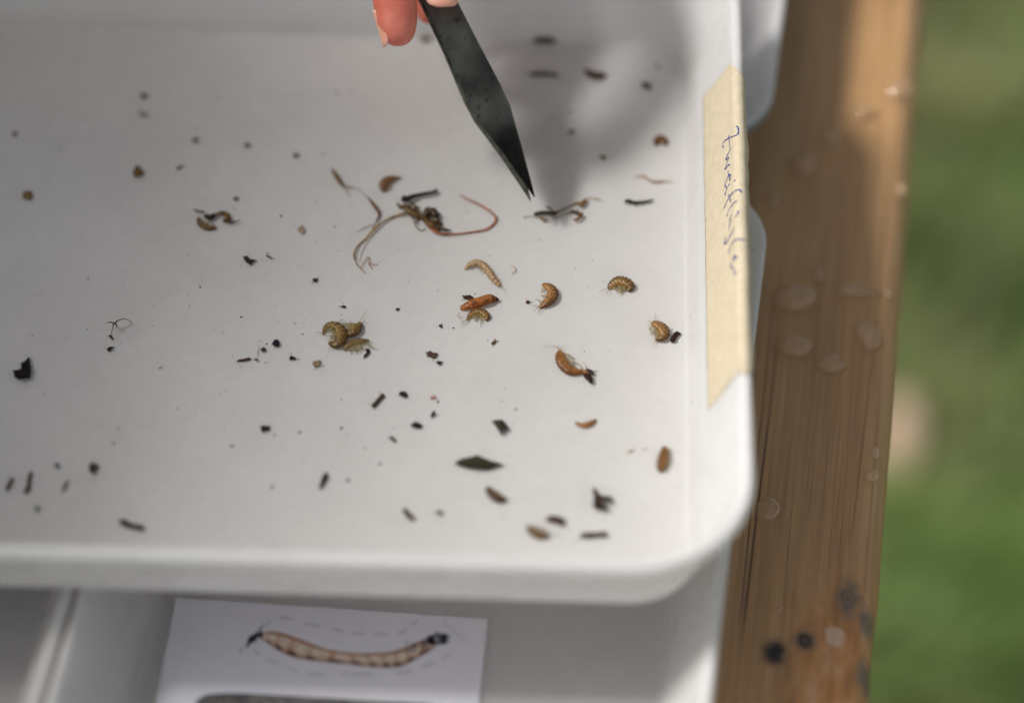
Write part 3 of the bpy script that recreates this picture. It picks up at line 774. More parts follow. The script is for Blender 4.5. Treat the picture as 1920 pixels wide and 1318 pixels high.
creature(S, 'olive shrimp curled into a C, left of a group of three', [(606, 627), (611, 613), (624, 609), (638, 618), (640, 634), (630, 645), (617, 642)], [2, 5, 8, 11, 12, 10, 4], 1, OL, (0.38, 0.33, 0.13), DK, 12, 9, 13,
         [[(607, 626), (598, 623), (592, 624)], [(622, 640), (619, 650), (614, 660)]], tails=[[(628, 611), (637, 602), (643, 600), (648, 606)]], group=GS)
creature(S, 'olive shrimp at the upper right of a group of three, long antenna pointing up', [(646, 621), (656, 624), (668, 617), (676, 606)], [4, 10, 11, 5], -1, OL, (0.40, 0.35, 0.15), DK, 10, 9, 17,
         [[(672, 607), (678, 596), (686, 583)], [(676, 606), (684, 604), (690, 607)]], group=GS)
creature(S, 'slim olive shrimp at the bottom of a group of three', [(646, 657), (652, 648), (664, 642), (678, 639), (692, 638)], [3, 6, 7, 6, 2], 1, OL, (0.38, 0.33, 0.15), DK, 11, 10, 14, [[(690, 638), (696, 641), (699, 646)]], group=GS)
creature(S, 'small arched shrimp tucked against the orange larva', [(876, 600), (882, 590), (894, 584), (906, 586), (914, 594), (911, 601)], [2, 5, 7.5, 7.5, 6, 3], -1, (0.13, 0.080, 0.014), (0.48, 0.34, 0.11), DK, 12, 9, 11,
         [[(877, 599), (869, 606), (862, 611)], [(878, 597), (868, 603), (864, 607)]], group=GS)
creature(S, 'brown crescent shrimp to the right of the orange larva, feelers pointing down left', [(1017, 533), (1028, 537), (1037, 547), (1034, 560), (1022, 570), (1011, 576)], [3, 8, 10, 10.5, 8, 3], 1, (0.16, 0.078, 0.016), (0.56, 0.37, 0.16), (0.04, 0.024, 0.008), 12, 7, 10,
         [[(1011, 575), (1005, 580), (1001, 586)], [(1010, 574), (1000, 573), (994, 572)], [(1013, 577), (1010, 584), (1008, 588)]], group=GS)
creature(S, 'dark olive shrimp with rounded back lying alone, upper right of the water', [(1141, 541), (1148, 533), (1160, 527), (1174, 530), (1182, 538), (1178, 546)], [3, 8, 11, 11, 9, 4], -1, (0.10, 0.070, 0.018), (0.46, 0.34, 0.13), (0.03, 0.022, 0.008), 12, 10, 13,
         [[(1141, 540), (1132, 544), (1122, 548)], [(1143, 543), (1139, 548), (1138, 552)], [(1184, 536), (1191, 534), (1196, 533)]], group=GS)
creature(S, 'plump brown shrimp next to a short dark stick near the right wall', [(1223, 604), (1230, 607), (1240, 614), (1245, 624), (1240, 632), (1228, 634)], [4, 8, 11, 12, 10, 5], 1, (0.15, 0.095, 0.022), (0.48, 0.34, 0.14), DK, 12, 8, 11,
         [[(1226, 602), (1229, 595), (1229, 585)], [(1222, 604), (1216, 602), (1213, 606)], [(1230, 636), (1226, 643), (1224, 648)]], group=GS)
creature(S, 'long stretched out brown shrimp with a dark lump at its tail', [(1104, 704), (1094, 697), (1078, 697), (1064, 692), (1054, 680), (1050, 667), (1049, 658)], [5, 5, 8, 10, 11, 9, 4], 1, (0.22, 0.105, 0.022), (0.52, 0.31, 0.10), (0.03, 0.014, 0.004), 14, 9, 13,
         [[(1048, 657), (1043, 650), (1030, 648), (1016, 651)], [(1049, 656), (1046, 649), (1045, 644)], [(1051, 657), (1054, 650), (1060, 645)]], group=GS,
         extra=[((0.03, 0.014, 0.012), [(1096, 702), (1104, 708), (1109, 718)], [5, 7, 3]), ((0.025, 0.012, 0.016), [(1100, 692), (1108, 697), (1112, 701)], [2, 4, 3])])
creature(S, 'curled tan shrimp tangled with dark plant bits, left of centre', [(372, 408), (374, 418), (384, 426), (396, 428), (406, 427)], [3, 5, 6, 5, 3], 1, (0.17, 0.115, 0.03), (0.32, 0.24, 0.10), DK, 10, 6, 9, [],
         group=GS, extra=[((0.045, 0.026, 0.012), [(384, 404), (394, 408), (404, 402)], [4, 7, 4]), ((0.14, 0.08, 0.025), [(404, 404), (416, 399), (426, 404), (428, 412), (418, 414)], [3, 5, 6, 5, 4]),
                          ((0.05, 0.04, 0.025), [(363, 393), (372, 396), (384, 398)], [1.5, 2, 2]), ((0.055, 0.03, 0.012), [(422, 414), (436, 417), (450, 413)], [3, 2.2, 1])])
creature(S, 'small curled brown shrimp near the taped wall, above the tan thread', [(1231, 272), (1232, 262), (1240, 258), (1247, 264), (1248, 273)], [5, 6, 6, 6, 3], 1, (0.09, 0.045, 0.014), (0.28, 0.15, 0.06), DK, 9, 5, 7, [], group=GS)
creature(S, 'blurred upright brown shrimp low beside the right wall', [(1239, 884), (1240, 872), (1244, 855), (1247, 838)], [5, 9, 9, 5], -1, (0.16, 0.075, 0.014), (0.36, 0.23, 0.08), (0.06, 0.03, 0.008), 11, 7, 8, [], group=GS)
creature(S, 'blurred pale tan shrimp near the front wall, touching a brown bit', [(990, 986), (998, 997), (1012, 1004), (1030, 1004)], [4, 7, 7, 4], -1, (0.15, 0.11, 0.05), (0.33, 0.26, 0.14), DK, 10, 8, 10, [[(1028, 1004), (1042, 1002), (1056, 1006)]], group=GS)
creature(S, 'tan comma shaped shrimp above the black twig', [(721, 358), (719, 347), (726, 338), (737, 334), (752, 334)], [6, 9, 9, 6, 2], 1, (0.16, 0.085, 0.03), (0.34, 0.21, 0.09), (0.07, 0.035, 0.012), 11, 5, 7, [], group=GS)
L_ = 'insect_larva'
creature(L_, 'pale segmented larva, bent, lying above the orange larva', [(872, 505), (880, 497), (893, 493), (905, 497), (915, 508), (925, 522), (937, 536)], [2.2, 5.5, 7, 7.5, 7.2, 6.5, 3.5], 1, (0.50, 0.43, 0.30), (0.60, 0.56, 0.43), (0.34, 0.26, 0.14), 16, 5, 5, [], cat='larva', thick=0.9,
         tails=[[(932, 528), (938, 525), (941, 524)], [(938, 536), (943, 541), (945, 545)]])
creature(L_, 'bright orange spotted larva in the middle of the water', [(863, 578), (875, 574), (890, 569), (907, 564), (920, 560), (931, 561)], [4, 8, 10, 10.5, 10, 5], 1, (0.46, 0.19, 0.035), (0.50, 0.24, 0.06), (0.07, 0.028, 0.010), 12, 0, 0, [], cat='larva', thick=0.8, spots=0.75, ringamt=0.10,
         tails=[[(863, 588), (858, 592), (863, 597), (871, 596)]], extra=[((0.05, 0.022, 0.010), [(924, 560), (930, 561), (934, 563)], [6, 5, 3])])
creature(L_, 'small tan crescent larva near the right wall, below the long shrimp', [(1079, 792), (1090, 797), (1104, 795), (1117, 787)], [2.5, 5, 6, 3], -1, (0.34, 0.19, 0.06), (0.42, 0.28, 0.12), (0.16, 0.085, 0.03), 11, 0, 0, [], cat='larva')
creature(L_, 'dark brown curled larva under the lens shaped leaf piece', [(914, 914), (921, 924), (932, 933), (948, 936)], [5, 8, 9, 6], -1, (0.045, 0.028, 0.010), (0.26, 0.18, 0.08), (0.03, 0.018, 0.008), 10, 4, 6, [], cat='larva')
creature(L_, 'blurred dark brown larva below the shade near the far wall', [(1099, 132), (1108, 139), (1120, 142), (1136, 141)], [6, 9, 10, 6], 1, (0.05, 0.026, 0.010), (0.16, 0.085, 0.035), (0.03, 0.016, 0.008), 10, 0, 0, [], cat='larva')
creature(L_, 'very blurred brown larva at the foot of the far wall', [(1000, 78), (1012, 76), (1028, 76), (1042, 78)], [5, 8, 8, 5], 1, (0.06, 0.042, 0.012), (0.15, 0.105, 0.035), DK, 10, 0, 0, [], cat='larva')
creature(L_, 'short tan larva lying half behind the forceps near the far wall', [(788, 75), (797, 73), (808, 74)], [5, 7, 5], 1, (0.22, 0.15, 0.05), (0.32, 0.23, 0.10), (0.12, 0.08, 0.03), 8, 0, 0, [], cat='larva')

# ------------------------------------------------------------------ strands, roots, worm
def strands(name, label, cat, parts, z=0.35, group=None):
    """parts: (part name, picture points, half widths, colour)"""
    xs = [p for q in parts for p in q[1]]; org = at(sum(p[0] for p in xs) / len(xs), sum(p[1] for p in xs) / len(xs), 0)
    root = empty(name, org, label, cat, group)
    for (nm, pts, wd, colr_) in parts:
        n = max(10, len(pts) * 5); pp = catmull(pts, n); ww = catmull([(x,) for x in wd], n)
        P = []
        for i, p in enumerate(pp):
            zz = z + 0.5 * noise.noise((p[0] * 0.05, p[1] * 0.05, z)) + ww[i][0] / 6.4
            P.append(tuple(at(p[0], p[1], zz * 1e-3) - org))
        V, F = tube_geo(P, [max(px2m(x[0] * 0.84) * (1 + 0.25 * noise.noise((i * 0.7, pts[0][0], 0))), 3e-5) for i, x in enumerate(ww)], 7, 0.8)
        CC = [tuple(c_ * (1 + 0.35 * noise.noise((v_.x * 500, v_.y * 500, v_.z * 500))) for c_ in colr_) for v_ in V]
        mesh(nm, V, F, M['strand'], root, cols=CC)
    return root
YG, OLV, RB, PALE, BLK = (0.36, 0.27, 0.08), (0.19, 0.145, 0.035), (0.42, 0.15, 0.06), (0.42, 0.36, 0.22), (0.012, 0.010, 0.008)
DB = (0.055, 0.034, 0.013)
FRINGE = []
fr_ = random.Random(5)
for k in range(34):
    f = fr_.random(); bx, by = 760 + 70 * f + fr_.gauss(0, 4), 390 + 36 * f + fr_.gauss(0, 5); a = fr_.uniform(0, 6.283); L = fr_.uniform(6, 15)
    FRINGE.append(('sprig', [(bx, by), (bx + math.cos(a) * L * .5 + fr_.gauss(0, 1.5), by - math.sin(a) * L * .5), (bx + math.cos(a + .4) * L, by - math.sin(a + .4) * L)], [fr_.uniform(1.5, 4), fr_.uniform(1, 3), 0.6],
                   fr_.choice([(0.20, 0.14, 0.035), (0.11, 0.07, 0.02), (0.055, 0.036, 0.014), (0.26, 0.19, 0.06)])))
strands('root_strand', 'thin olive root with a spindle shaped bud, upper left of the plant clump', 'root', [
    ('bud', [(622, 317), (629, 328), (637, 341), (645, 350)], [2, 5.5, 5, 2], OLV), ('thread', [(644, 349), (650, 358), (656, 368)], [1.6, 1.2, 0.6], YG),
    ('thread', [(643, 348), (656, 351), (668, 353), (684, 366), (694, 375)], [1.2, 1.6, 0.8, 0.9, 1.6], (0.25, 0.18, 0.09)),
    ('stem', [(690, 370), (699, 382), (707, 393), (711, 403), (706, 415), (698, 430)], [2, 4, 4.4, 3, 1.8, 1.2], (0.17, 0.085, 0.03)), ('thread', [(698, 421), (685, 427), (668, 436)], [1, 0.9, 0.5], (0.3, 0.22, 0.12))])
strands('plant_clump', 'dark tangled plant clump with long yellow and red brown roots, centre of the water', 'plant', [
    ('root', [(762, 399), (745, 404), (722, 414), (702, 429), (686, 447), (672, 460), (664, 475), (665, 487)], [3.5, 2.8, 2.4, 2.4, 2.2, 2, 2.4, 1.6], YG),
    ('root', [(664, 476), (667, 492), (676, 503), (686, 513)], [1.2, 1.2, 1.3, 0.6], (0.34, 0.25, 0.11)), ('root', [(718, 415), (702, 436), (688, 455), (678, 474), (674, 492)], [0.6, 0.8, 0.8, 0.7, 0.4], PALE),
    ('rootlet', [(676, 503), (684, 490), (690, 482), (693, 486), (690, 494)], [0.8, 0.9, 1.1, 1, 1], (0.33, 0.23, 0.12)), ('rootlet', [(690, 494), (695, 500), (699, 506)], [1, 1.1, 0.6], (0.33, 0.2, 0.1)), ('rootlet', [(692, 492), (700, 496), (709, 495)], [1, 1, 0.6], (0.36, 0.23, 0.12)),
    ('root', [(862, 366), (882, 376), (903, 386), (921, 398), (930, 410), (924, 422), (908, 431), (880, 436), (850, 439), (826, 438), (810, 430), (796, 414)], [1.2, 2.0, 2.4, 2.7, 3.0, 2.7, 2.5, 2.1, 2.3, 3.2, 4, 4], RB),
    ('stem', [(756, 388), (768, 396), (780, 403), (793, 408), (806, 420), (822, 432)], [4, 7, 7, 6, 8, 4], (0.15, 0.10, 0.025)), ('stem', [(757, 384), (766, 392), (775, 395)], [3, 6, 4], (0.10, 0.055, 0.02)),
    ('sprig', [(793, 410), (802, 398), (812, 397), (818, 404), (824, 400)], [5, 9, 9, 7, 3], DB), ('sprig', [(797, 394), (801, 390), (805, 388)], [3, 2, 0.7], DB), ('sprig', [(808, 396), (813, 391), (818, 390)], [2.5, 2, 0.7], (0.08, 0.06, 0.02)),
    ('sprig', [(806, 412), (818, 416), (822, 408)], [5, 4, 2], (0.11, 0.07, 0.02)), ('sprig', [(820, 424), (832, 430), (846, 432)], [4, 4, 1.5], (0.05, 0.038, 0.016)), ('sprig', [(776, 398), (780, 388), (787, 390)], [3, 3, 1.5], (0.19, 0.12, 0.03)),
    ('sprig', [(742, 383), (750, 385), (757, 386)], [0.8, 1.4, 1.4], DB), ('rootlet', [(776, 410), (779, 422), (786, 431), (794, 432), (797, 427)], [1.4, 1.5, 1.4, 1.1, 0.6], (0.14, 0.10, 0.04)), ('sprig', [(788, 404), (784, 396), (781, 388)], [2.5, 2, 1], (0.16, 0.11, 0.03))] + FRINGE, z=0.35)
strands('black_twig', 'thick black twig lying just above the plant clump', 'twig', [('stick', [(754, 372), (763, 373), (780, 367), (800, 363), (812, 361), (820, 357)], [8.5, 8, 5.5, 4.8, 4.6, 5.5], BLK)], z=0.5)
strands('moss_sprig', 'green moss sprig with dark bits below the forceps tip', 'moss', [
    ('stem', [(1001, 402), (1010, 400), (1024, 399), (1038, 400), (1046, 397)], [4, 5, 5, 4.5, 3], (0.035, 0.025, 0.008)), ('stem', [(1040, 399), (1055, 393), (1070, 386), (1080, 381), (1092, 381)], [2.5, 2, 2, 3, 4], (0.25, 0.21, 0.07)),
    ('leaf', [(1088, 388), (1094, 380), (1098, 374)], [4, 5.5, 3], (0.24, 0.16, 0.03)), ('stem', [(1096, 375), (1108, 371), (1118, 373), (1126, 374)], [1.6, 1.2, 1.4, 1.2], PALE), ('leaf', [(1024, 388), (1032, 391), (1038, 398)], [2, 2.4, 2], (0.26, 0.24, 0.10)),
    ('stem', [(1070, 395), (1080, 399), (1090, 402)], [2.5, 4, 3.5], (0.04, 0.022, 0.008)), ('stem', [(1091, 400), (1088, 407), (1080, 412), (1076, 411)], [4, 4, 3.5, 2], (0.19, 0.10, 0.03)), ('leaf', [(1015, 409), (1019, 412), (1028, 411)], [3.5, 4, 1.5], (0.22, 0.15, 0.04)),
    ('stem', [(982, 408), (992, 406), (1002, 406), (1016, 411)], [1.4, 1, 0.8, 1], PALE), ('stem', [(1030, 412), (1048, 407), (1060, 400), (1070, 399), (1084, 394)], [0.8, 1, 1.4, 2.4, 1.6], (0.34, 0.28, 0.12)), ('leaf', [(1036, 404), (1040, 402), (1044, 403)], [3, 3.4, 1.5], (0.16, 0.09, 0.02))])
strands('black_twig', 'slender black twig with a side nub beside the right wall', 'twig', [('stick', [(1171, 378), (1178, 377), (1190, 380), (1206, 379), (1218, 377), (1225, 374)], [3.5, 5, 4.2, 3.6, 3, 1.5], BLK), ('nub', [(1188, 381), (1192, 384), (1193, 387)], [2, 1.5, 0.8], BLK)])
strands('tan_thread', 'wavy tan thread near the taped wall, above the slender black twig', 'thread', [('thread', [(1189, 333), (1199, 330), (1207, 330), (1218, 338), (1230, 341), (1246, 340), (1262, 341)], [0.8, 1.4, 2.2, 2, 2.6, 1.6, 0.7], (0.38, 0.24, 0.13))])
strands('branched_rootlet', 'hair thin branched rootlet floating in the shaded left of the tray', 'root', [
    ('rootlet', [(200, 606), (208, 604), (214, 607), (220, 602), (230, 598), (240, 600), (247, 605), (249, 609)], [1, 1.6, 2.4, 1.6, 1.1, 0.9, 1.2, 0.5], (0.13, 0.075, 0.03)), ('rootlet', [(214, 606), (211, 616), (209, 626), (212, 634)], [1.8, 1.1, 0.9, 0.5], (0.14, 0.08, 0.03)),
    ('rootlet', [(216, 606), (219, 611), (219, 615)], [2, 1.5, 0.7], DB), ('rootlet', [(247, 607), (240, 613), (228, 616), (220, 613)], [0.5, 0.6, 0.6, 0.4], PALE)], z=2.5)
strands('pale_wisp', 'tiny pale curled wisp right of the pale larva', 'thread', [('wisp', [(957, 497), (964, 501), (967, 507), (963, 511), (959, 515)], [0.5, 0.9, 1.2, 0.8, 0.5], (0.46, 0.40, 0.24))])
strands('hair_wisp', 'short reddish hair ending in a bead, left of the group of three shrimps', 'thread', [('hair', [(484, 668), (483, 660), (486, 654)], [0.5, 0.6, 0.6], (0.2, 0.1, 0.06)), ('bead', [(477, 674), (480, 674), (484, 674)], [1.5, 3, 1.5], (0.11, 0.05, 0.035))])
strands('faint_thread', 'faint tan thread left of the upright blurred shrimp', 'thread', [('thread', [(1177, 849), (1183, 845), (1190, 843)], [1, 1.6, 0.8], (0.5, 0.36, 0.24)), ('thread', [(1206, 843), (1209, 841), (1212, 842)], [0.8, 1.4, 0.8], (0.5, 0.36, 0.24))])

# ------------------------------------------------------------------ loose bits of debris
CHIPS = []
def chip(name, label, cat, px, py, L, Wd, ang, colr_, seed, outline=None, th=None, group=None, z=0.15, npt=13):
    CHIPS.append((px, py, max(L, Wd) / 2))
    rr = random.Random(seed); ca, sa = math.cos(R_(ang)), math.sin(R_(ang)); o = []
    if outline: o = list(outline)
    else:
        for i in range(npt):
            a = 2 * math.pi * i / npt; q = rr.uniform(0.66, 1.18)
            # squarish blob
            cx_, sy_ = math.copysign(abs(math.cos(a)) ** 0.7, math.cos(a)), math.copysign(abs(math.sin(a)) ** 0.7, math.sin(a))
            u, v_ = cx_ * L / 2 * q, sy_ * Wd / 2 * q * rr.uniform(0.8, 1.15)
            o.append((px + u * ca + v_ * sa, py - (u * sa - v_ * ca)))
    area = sum(a[0] * b_[1] - a[1] * b_[0] for a, b_ in zip(o, o[1:] + o[:1]))
    if area > 0: o.reverse()
    h = (th if th else max(0.25, min(L, Wd) / 6.4 * 0.45)); org = at(px, py, 0); n = len(o); V = []
    cx_, cy_ = sum(p[0] for p in o) / n, sum(p[1] for p in o) / n
    for p in o: V.append(at(p[0], p[1], z * 1e-3) - org)
    for p in o: V.append(at(cx_ + (p[0] - cx_) * 1.03, cy_ + (p[1] - cy_) * 1.03, (z + h * rr.uniform(0.35, 0.6)) * 1e-3) - org)
    for p in o: V.append(at(cx_ + (p[0] - cx_) * 0.72, cy_ + (p[1] - cy_) * 0.72, (z + h * rr.uniform(0.8, 1.15)) * 1e-3) - org)
    V.append(at(cx_, cy_, (z + h) * 1e-3) - org); F = []
    for lv in (0, 1):
        for i in range(n): a, b_ = lv * n + i, lv * n + (i + 1) % n; F.append((a, b_, b_ + n, a + n))
    for i in range(n): F.append((2 * n + i, 2 * n + (i + 1) % n, 3 * n))
    CC = [tuple(c_ * rr.uniform(0.7, 1.35) for c_ in colr_) for _ in V]
    o_ = mesh(name, V, F, M['debris'], None, org, smooth=False, cols=CC)
    return tag(o_, label, cat, group)
D1, D2, D3, T1, T2, GRN = (0.028, 0.018, 0.014), (0.060, 0.032, 0.021), (0.085, 0.052, 0.034), (0.30, 0.22, 0.13), (0.42, 0.33, 0.22), (0.03, 0.034, 0.016)
B, X = 'debris_bit', 'debris'
sd0 = 100
for row in [
    ('leaf_fragment', 'large ragged dark brown leaf fragment at the left edge', 'leaf piece', 42, 692, 34, 40, 0, (0.016, 0.011, 0.010), [(54, 669), (58, 690), (56, 708), (36, 710), (27, 706), (26, 697), (22, 695), (36, 693), (41, 688), (39, 681), (48, 676)]),
    ('leaf_fragment', 'dark lens shaped leaf piece near the front wall', 'leaf piece', 898, 868, 88, 24, 0, (0.040, 0.034, 0.018), [(853, 868), (866, 860), (886, 856), (895, 853), (903, 857), (918, 863), (942, 870), (926, 876), (912, 880), (884, 878), (866, 874)]),
    ('leaf_fragment', 'dark notched leaf piece above the lens shaped one', 'leaf piece', 938, 798, 26, 24, 0, (0.035, 0.028, 0.018), [(922, 789), (934, 787), (942, 787), (951, 798), (954, 806), (943, 803), (940, 814), (935, 806)]),
    ('leaf_fragment', 'F shaped dark brown fragment near the front right corner', 'leaf piece', 1126, 935, 36, 40, 0, (0.040, 0.024, 0.014), [(1111, 915), (1116, 915), (1120, 928), (1146, 930), (1146, 937), (1122, 937), (1124, 946), (1140, 955), (1126, 954), (1112, 950), (1114, 934)]),
    ('dark_stick', 'straight reddish dark stick lying diagonally below the group of three shrimps', 'stick', 709, 751, 36, 10, 45, D2, [(697, 758), (717, 737), (722, 742), (703, 764), (697, 763)]),
    ('dark_stick', 'short reddish dark stick beside the plump shrimp at the right wall', 'stick', 1267, 631, 24, 11, 45, (0.03, 0.012, 0.014), [(1256, 637), (1264, 624), (1269, 621), (1277, 625), (1270, 632), (1264, 642), (1259, 642)]),
    ('dark_stick', 'black stick at the front wall in the shaded left', 'stick', 248, 983, 50, 13, -18, D1, [(224, 974), (232, 973), (248, 981), (268, 985), (272, 993), (262, 994), (240, 988), (226, 983)]),
    ('dark_stick', 'dark flat stick at the front wall beside the pale tan shrimp', 'stick', 1115, 1003, 56, 12, 4, D2, None),
    ('dark_stick', 'upright thin dark stick at the lower left edge', 'stick', 53, 905, 38, 9, 80, D2, [(55, 885), (61, 884), (58, 900), (57, 918), (50, 925), (43, 922), (50, 914), (51, 898)]),
    ('dark_stick', 'thin reddish stick left of the black crumb', 'stick', 457, 675, 25, 6, 8, (0.05, 0.02, 0.02), None),
    ('dark_stick', 'tiny reddish stick under the branched rootlet', 'stick', 208, 632, 11, 5, -50, (0.09, 0.035, 0.03), None),
    (B, 'very faint brown bit at the lower left edge, left of the upright thin stick', X, 18, 907, 28, 9, 65, D3, None),
    (B, 'dark crooked bit touching the slim shrimp of the three', X, 688, 661, 10, 18, 0, D1, [(686, 654), (692, 654), (694, 660), (688, 667), (681, 671), (683, 665), (688, 661)]),
    (B, 'flat brown bit below the hatched middle of the tray, beside a black chip', X, 810, 665, 21, 11, -15, D3, None), (B, 'small black three cornered chip touching a brown bit', X, 823, 680, 13, 9, 10, D1, [(817, 677), (824, 677), (830, 678), (823, 685)]),
    (B, 'small dark angular bit right of the diagonal stick', X, 756, 739, 17, 11, -20, D1, None), (B, 'narrow dark bit tilted up right, above the dark oval bit', X, 812, 777, 15, 7, 62, D2, None), (B, 'dark oval bit above the lens shaped leaf piece', X, 782, 797, 22, 11, -3, D1, None),
    (B, 'small dark slanted bit left of the dark oval bit', X, 737, 823, 14, 7, -38, D2, None), (B, 'pale pinkish crumb between the brown bit and the narrow dark bit', X, 812, 745, 11, 7, 15, (0.45, 0.27, 0.18), None),
    (B, 'tan crumb below the leftmost shrimp of the three', X, 594, 681, 15, 12, 20, T1, None), (B, 'black rounded crumb left of the three shrimps', X, 518, 643, 15, 13, 0, (0.012, 0.010, 0.018), None), (B, 'brown grainy crumb left of the black rounded crumb', X, 494, 655, 12, 9, 20, D3, None),
    (B, 'black two lobed bit below the black rounded crumb', X, 548, 671, 14, 8, -15, D1, None), (B, 'dark crumpled bit right of the tangled tan shrimp', X, 467, 487, 23, 15, -20, (0.028, 0.022, 0.014), [(456, 481), (464, 480), (469, 486), (480, 487), (475, 490), (470, 497), (464, 493), (458, 488)]),
    (B, 'small tan strand shaped bit beside the dark crumpled bit', X, 505, 482, 15, 5, -30, (0.17, 0.12, 0.055), None), (B, 'pale yellow flake above the bright patch', X, 565, 431, 13, 15, 30, T2, None), (B, 'small dark wedge below the branched rootlet', X, 206, 654, 14, 7, 25, D1, None),
    (B, 'dark brown crumb under a pale edge, lying alone in the lower left', X, 175, 876, 15, 22, -25, D2, None), (B, 'dark oval bit in the shaded middle left', X, 497, 803, 19, 12, 0, D1, None), (B, 'dark slanted sliver low in the middle', X, 607, 900, 34, 11, 62, D1, None),
    (B, 'brown crooked bit near the front wall, left of a grey sliver', X, 765, 964, 32, 10, -42, D3, None), (B, 'small grey sliver near the front wall', X, 824, 960, 17, 8, -25, (0.14, 0.12, 0.11), None), (B, 'brown lump near the front wall, above the pale tan shrimp', X, 1040, 975, 38, 15, -10, D3, None),
    (B, 'dark brown lump half hidden behind the orange larva', X, 878, 558, 23, 10, -10, D2, None), (B, 'tiny red brown crumb left of the brown crescent shrimp', X, 990, 566, 8, 6, 20, (0.12, 0.03, 0.02), None), (B, 'tiny twig shaped bit below the small arched shrimp', X, 926, 642, 13, 5, 40, (0.12, 0.08, 0.04), None),
    (B, 'long blurred brown bit near the far wall, right of the forceps', X, 1022, 139, 58, 9, -2, (0.09, 0.06, 0.03), None), (B, 'blurred dark green crumb near the far right corner', X, 1213, 160, 19, 12, -20, (0.035, 0.04, 0.025), None), (B, 'small tan crumb right of the forceps shadow, upper one', X, 1072, 247, 13, 8, 5, (0.25, 0.19, 0.13), None),
    (B, 'small olive crumb above the moss sprig', X, 1131, 295, 11, 9, 0, (0.17, 0.125, 0.06), None), (B, 'dark green crumb in the shaded upper left', X, 269, 180, 13, 11, 0, (0.022, 0.028, 0.012), None), (B, 'faint tan flake below the dark green crumb', X, 270, 215, 20, 8, -15, (0.30, 0.26, 0.19), None),
    (B, 'rough brown crumb in the shaded upper left, above the tangled shrimp', X, 258, 322, 19, 21, 30, (0.17, 0.10, 0.045), None), (B, 'slim tan bit right of the rough brown crumb', X, 336, 314, 15, 5, 25, (0.16, 0.12, 0.07), None), (B, 'tan rounded flake at the left edge', X, 52, 366, 19, 16, -20, (0.22, 0.15, 0.07), None),
    (B, 'tiny brown bit at the upper left edge', X, 27, 251, 10, 7, 50, (0.16, 0.10, 0.06), None), (B, 'small grey green bit between the dark green crumb and the olive bud', X, 366, 263, 12, 7, 20, (0.11, 0.105, 0.065), None), (B, 'small grey green crumb left of the forceps, larger of two', X, 464, 272, 13, 9, 0, (0.085, 0.085, 0.06), None),
    (B, 'small grey crumb above the olive bud', X, 556, 291, 10, 8, 10, (0.14, 0.14, 0.12), None), (B, 'small olive crumb just above the tangled tan shrimp', X, 442, 372, 9, 8, 0, (0.13, 0.12, 0.08), None), (B, 'small brown crumb in the bright patch', X, 591, 525, 9, 8, 0, (0.06, 0.04, 0.022), None),
    (B, 'faint brown hooked bit low on the left', X, 122, 910, 24, 6, 65, (0.22, 0.19, 0.16), None), (B, 'small grey crumb at the lower left near the front wall', X, 70, 953, 11, 9, -40, (0.15, 0.14, 0.11), None), (B, 'small grey crumb above the faint hooked bit', X, 107, 872, 9, 9, 0, (0.14, 0.13, 0.11), None),
    (B, 'tiny black crumb above the leftmost shrimp of the three', X, 645, 575, 9, 5, 0, D1, None), (B, 'tiny black crumb right of the three shrimps', X, 746, 580, 7, 5, 15, D1, None), (B, 'tiny black crumb left below the small arched shrimp', X, 826, 611, 8, 6, -20, D1, None)]:
    nm, lb, ct, px, py, L, Wd, an, cl, ol_ = row; sd0 += 1
    chip(nm, lb, ct, px, py, L, Wd, an, cl, sd0, ol_)

# uncountable fine sediment on the tray floor
V, F, CC = [], [], []
known = [(x, y, r) for x, y, r in [(606, 289, 6), (112, 281, 5), (593, 378, 5), (480, 329, 5), (527, 405, 7), (627, 425, 6), (375, 538, 6), (165, 523, 5), (289, 573, 4), (355, 572, 4), (452, 594, 5), (567, 626, 5), (500, 645, 5), (850, 615, 5),
         (967, 767, 6), (640, 802, 6), (821, 753, 6), (435, 836, 8), (515, 815, 6), (562, 810, 7), (510, 912, 9), (222, 803, 6), (213, 831, 8), (334, 767, 6), (712, 869, 7), (653, 900, 9), (658, 172, 7), (408, 184, 7), (220, 115, 7), (632, 174, 8), (1069, 210, 10), (1232, 125, 10), (300, 690, 5), (305, 688, 4), (640, 590, 4), (685, 840, 5)]]
for (x, y, r) in known: known_c = 1
items = [(x, y, r * 0.5, rnd.uniform(0.04, 0.14)) for x, y, r in known]
for i in range(420):
    y = rnd.uniform(90, 985); x = rnd.uniform(5, 1270) if rnd.random() < 0.45 else rnd.gauss(480, 230)
    if not 5 < x < 1270: continue
    items.append((x, y, rnd.choice([0.7, 0.8, 0.9, 1.1, 1.3, 1.7]), rnd.uniform(0.06, 0.30)))
for (x, y, r_0) in CHIPS:
    for q in range(rnd.randint(2, 6)):
        a = rnd.uniform(0, 6.283); d = r_0 * rnd.uniform(0.6, 2.2); items.append((x + math.cos(a) * d, y + math.sin(a) * d * 0.8, rnd.uniform(0.6, 1.9), rnd.uniform(0.04, 0.2)))
for (x, y, r, g_) in items:
    p = at(x, y, 0.0002); a = len(V); rm_ = px2m(r); an = rnd.uniform(0, 6.28); el = rnd.uniform(0.5, 1.0)
    for k in range(5):
        t_ = k * 1.2566; q = rnd.uniform(0.75, 1.2); u, v_ = math.cos(t_) * rm_ * q, math.sin(t_) * rm_ * q * el
        V.append(p + Vector((u * math.cos(an) - v_ * math.sin(an), u * math.sin(an) + v_ * math.cos(an), 0)))
    V.append(p + Vector((0, 0, rm_ * 0.7)))
    F += [(a + k, a + (k + 1) % 5, a + 5) for k in range(5)]; CC += [(g_, g_ * 0.82, g_ * 0.6)] * 6
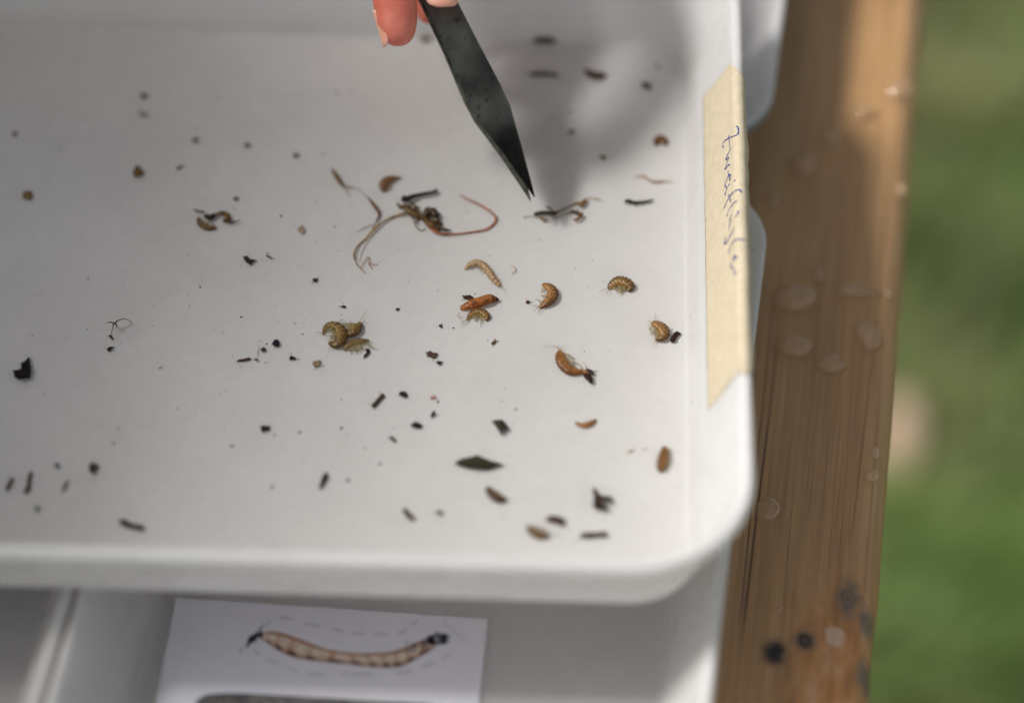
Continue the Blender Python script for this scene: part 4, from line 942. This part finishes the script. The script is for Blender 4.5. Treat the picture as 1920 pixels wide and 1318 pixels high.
tag(mesh('sediment', V, F, M['speck'], None, smooth=False, cols=CC), 'fine dark specks of sediment scattered over the tray floor', 'sediment', kind='stuff')

# ------------------------------------------------------------------ water drops on the plank
def drop(label, px, py, wpx, hpx, ang=0, tip=0.0, seed=0, hf=0.95, cat='water drop'):
    """a bead of water: irregular outline, domed, its foot just inside the wood"""
    rr = random.Random(seed); org = at(px, py, PZ + 0.0008); org.z = PZ
    rx, ry = wpx / 2 / 6.1e3, hpx / 2 / 6.1e3 / 0.80; hgt = hf * min(rx, ry)
    n, m_ = 40, 12; V, F = [], []; ph = rr.uniform(0, 9); ca, sa = math.cos(R_(ang)), math.sin(R_(ang))
    for j in range(m_ + 1):
        f = j / m_; th = f * math.pi / 2
        for i in range(n):
            a = 2 * math.pi * i / n; c_, s_ = math.cos(a), math.sin(a)
            q = 1 + 0.16 * noise.noise((c_ * 1.1 + ph, s_ * 1.1, 0)) + 0.07 * noise.noise((c_ * 2.6, s_ * 2.6 + ph, 3))
            u, v_ = c_ * rx * q, s_ * ry * q
            v_ *= 1 - tip * (c_ * 0.5 + 0.5)
            k = math.cos(th) ** 0.8 if f < 1 else 0
            x, y = u * k * ca - v_ * k * sa, u * k * sa + v_ * k * ca
            V.append((x, y, hgt * math.sin(th) ** 0.8 * (1 + 0.15 * c_ * k) - 0.00025))
    for j in range(m_):
        for i in range(n):
            a, b_ = j * n + i, j * n + (i + 1) % n; F.append((a, b_, b_ + n, a + n))
    F.append(tuple(reversed(range(n))))
    bm = bmesh.new(); vs = [bm.verts.new(v_) for v_ in V]
    for f in F: bm.faces.new([vs[i] for i in f])
    bmesh.ops.remove_doubles(bm, verts=bm.verts[:], dist=1e-7)
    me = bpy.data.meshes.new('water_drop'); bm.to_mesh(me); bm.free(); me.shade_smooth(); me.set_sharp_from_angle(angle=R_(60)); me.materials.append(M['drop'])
    o = bpy.data.objects.new('water_drop', me); COL.objects.link(o); o.location = org
    return tag(o, label, cat, 'water drops on the plank')
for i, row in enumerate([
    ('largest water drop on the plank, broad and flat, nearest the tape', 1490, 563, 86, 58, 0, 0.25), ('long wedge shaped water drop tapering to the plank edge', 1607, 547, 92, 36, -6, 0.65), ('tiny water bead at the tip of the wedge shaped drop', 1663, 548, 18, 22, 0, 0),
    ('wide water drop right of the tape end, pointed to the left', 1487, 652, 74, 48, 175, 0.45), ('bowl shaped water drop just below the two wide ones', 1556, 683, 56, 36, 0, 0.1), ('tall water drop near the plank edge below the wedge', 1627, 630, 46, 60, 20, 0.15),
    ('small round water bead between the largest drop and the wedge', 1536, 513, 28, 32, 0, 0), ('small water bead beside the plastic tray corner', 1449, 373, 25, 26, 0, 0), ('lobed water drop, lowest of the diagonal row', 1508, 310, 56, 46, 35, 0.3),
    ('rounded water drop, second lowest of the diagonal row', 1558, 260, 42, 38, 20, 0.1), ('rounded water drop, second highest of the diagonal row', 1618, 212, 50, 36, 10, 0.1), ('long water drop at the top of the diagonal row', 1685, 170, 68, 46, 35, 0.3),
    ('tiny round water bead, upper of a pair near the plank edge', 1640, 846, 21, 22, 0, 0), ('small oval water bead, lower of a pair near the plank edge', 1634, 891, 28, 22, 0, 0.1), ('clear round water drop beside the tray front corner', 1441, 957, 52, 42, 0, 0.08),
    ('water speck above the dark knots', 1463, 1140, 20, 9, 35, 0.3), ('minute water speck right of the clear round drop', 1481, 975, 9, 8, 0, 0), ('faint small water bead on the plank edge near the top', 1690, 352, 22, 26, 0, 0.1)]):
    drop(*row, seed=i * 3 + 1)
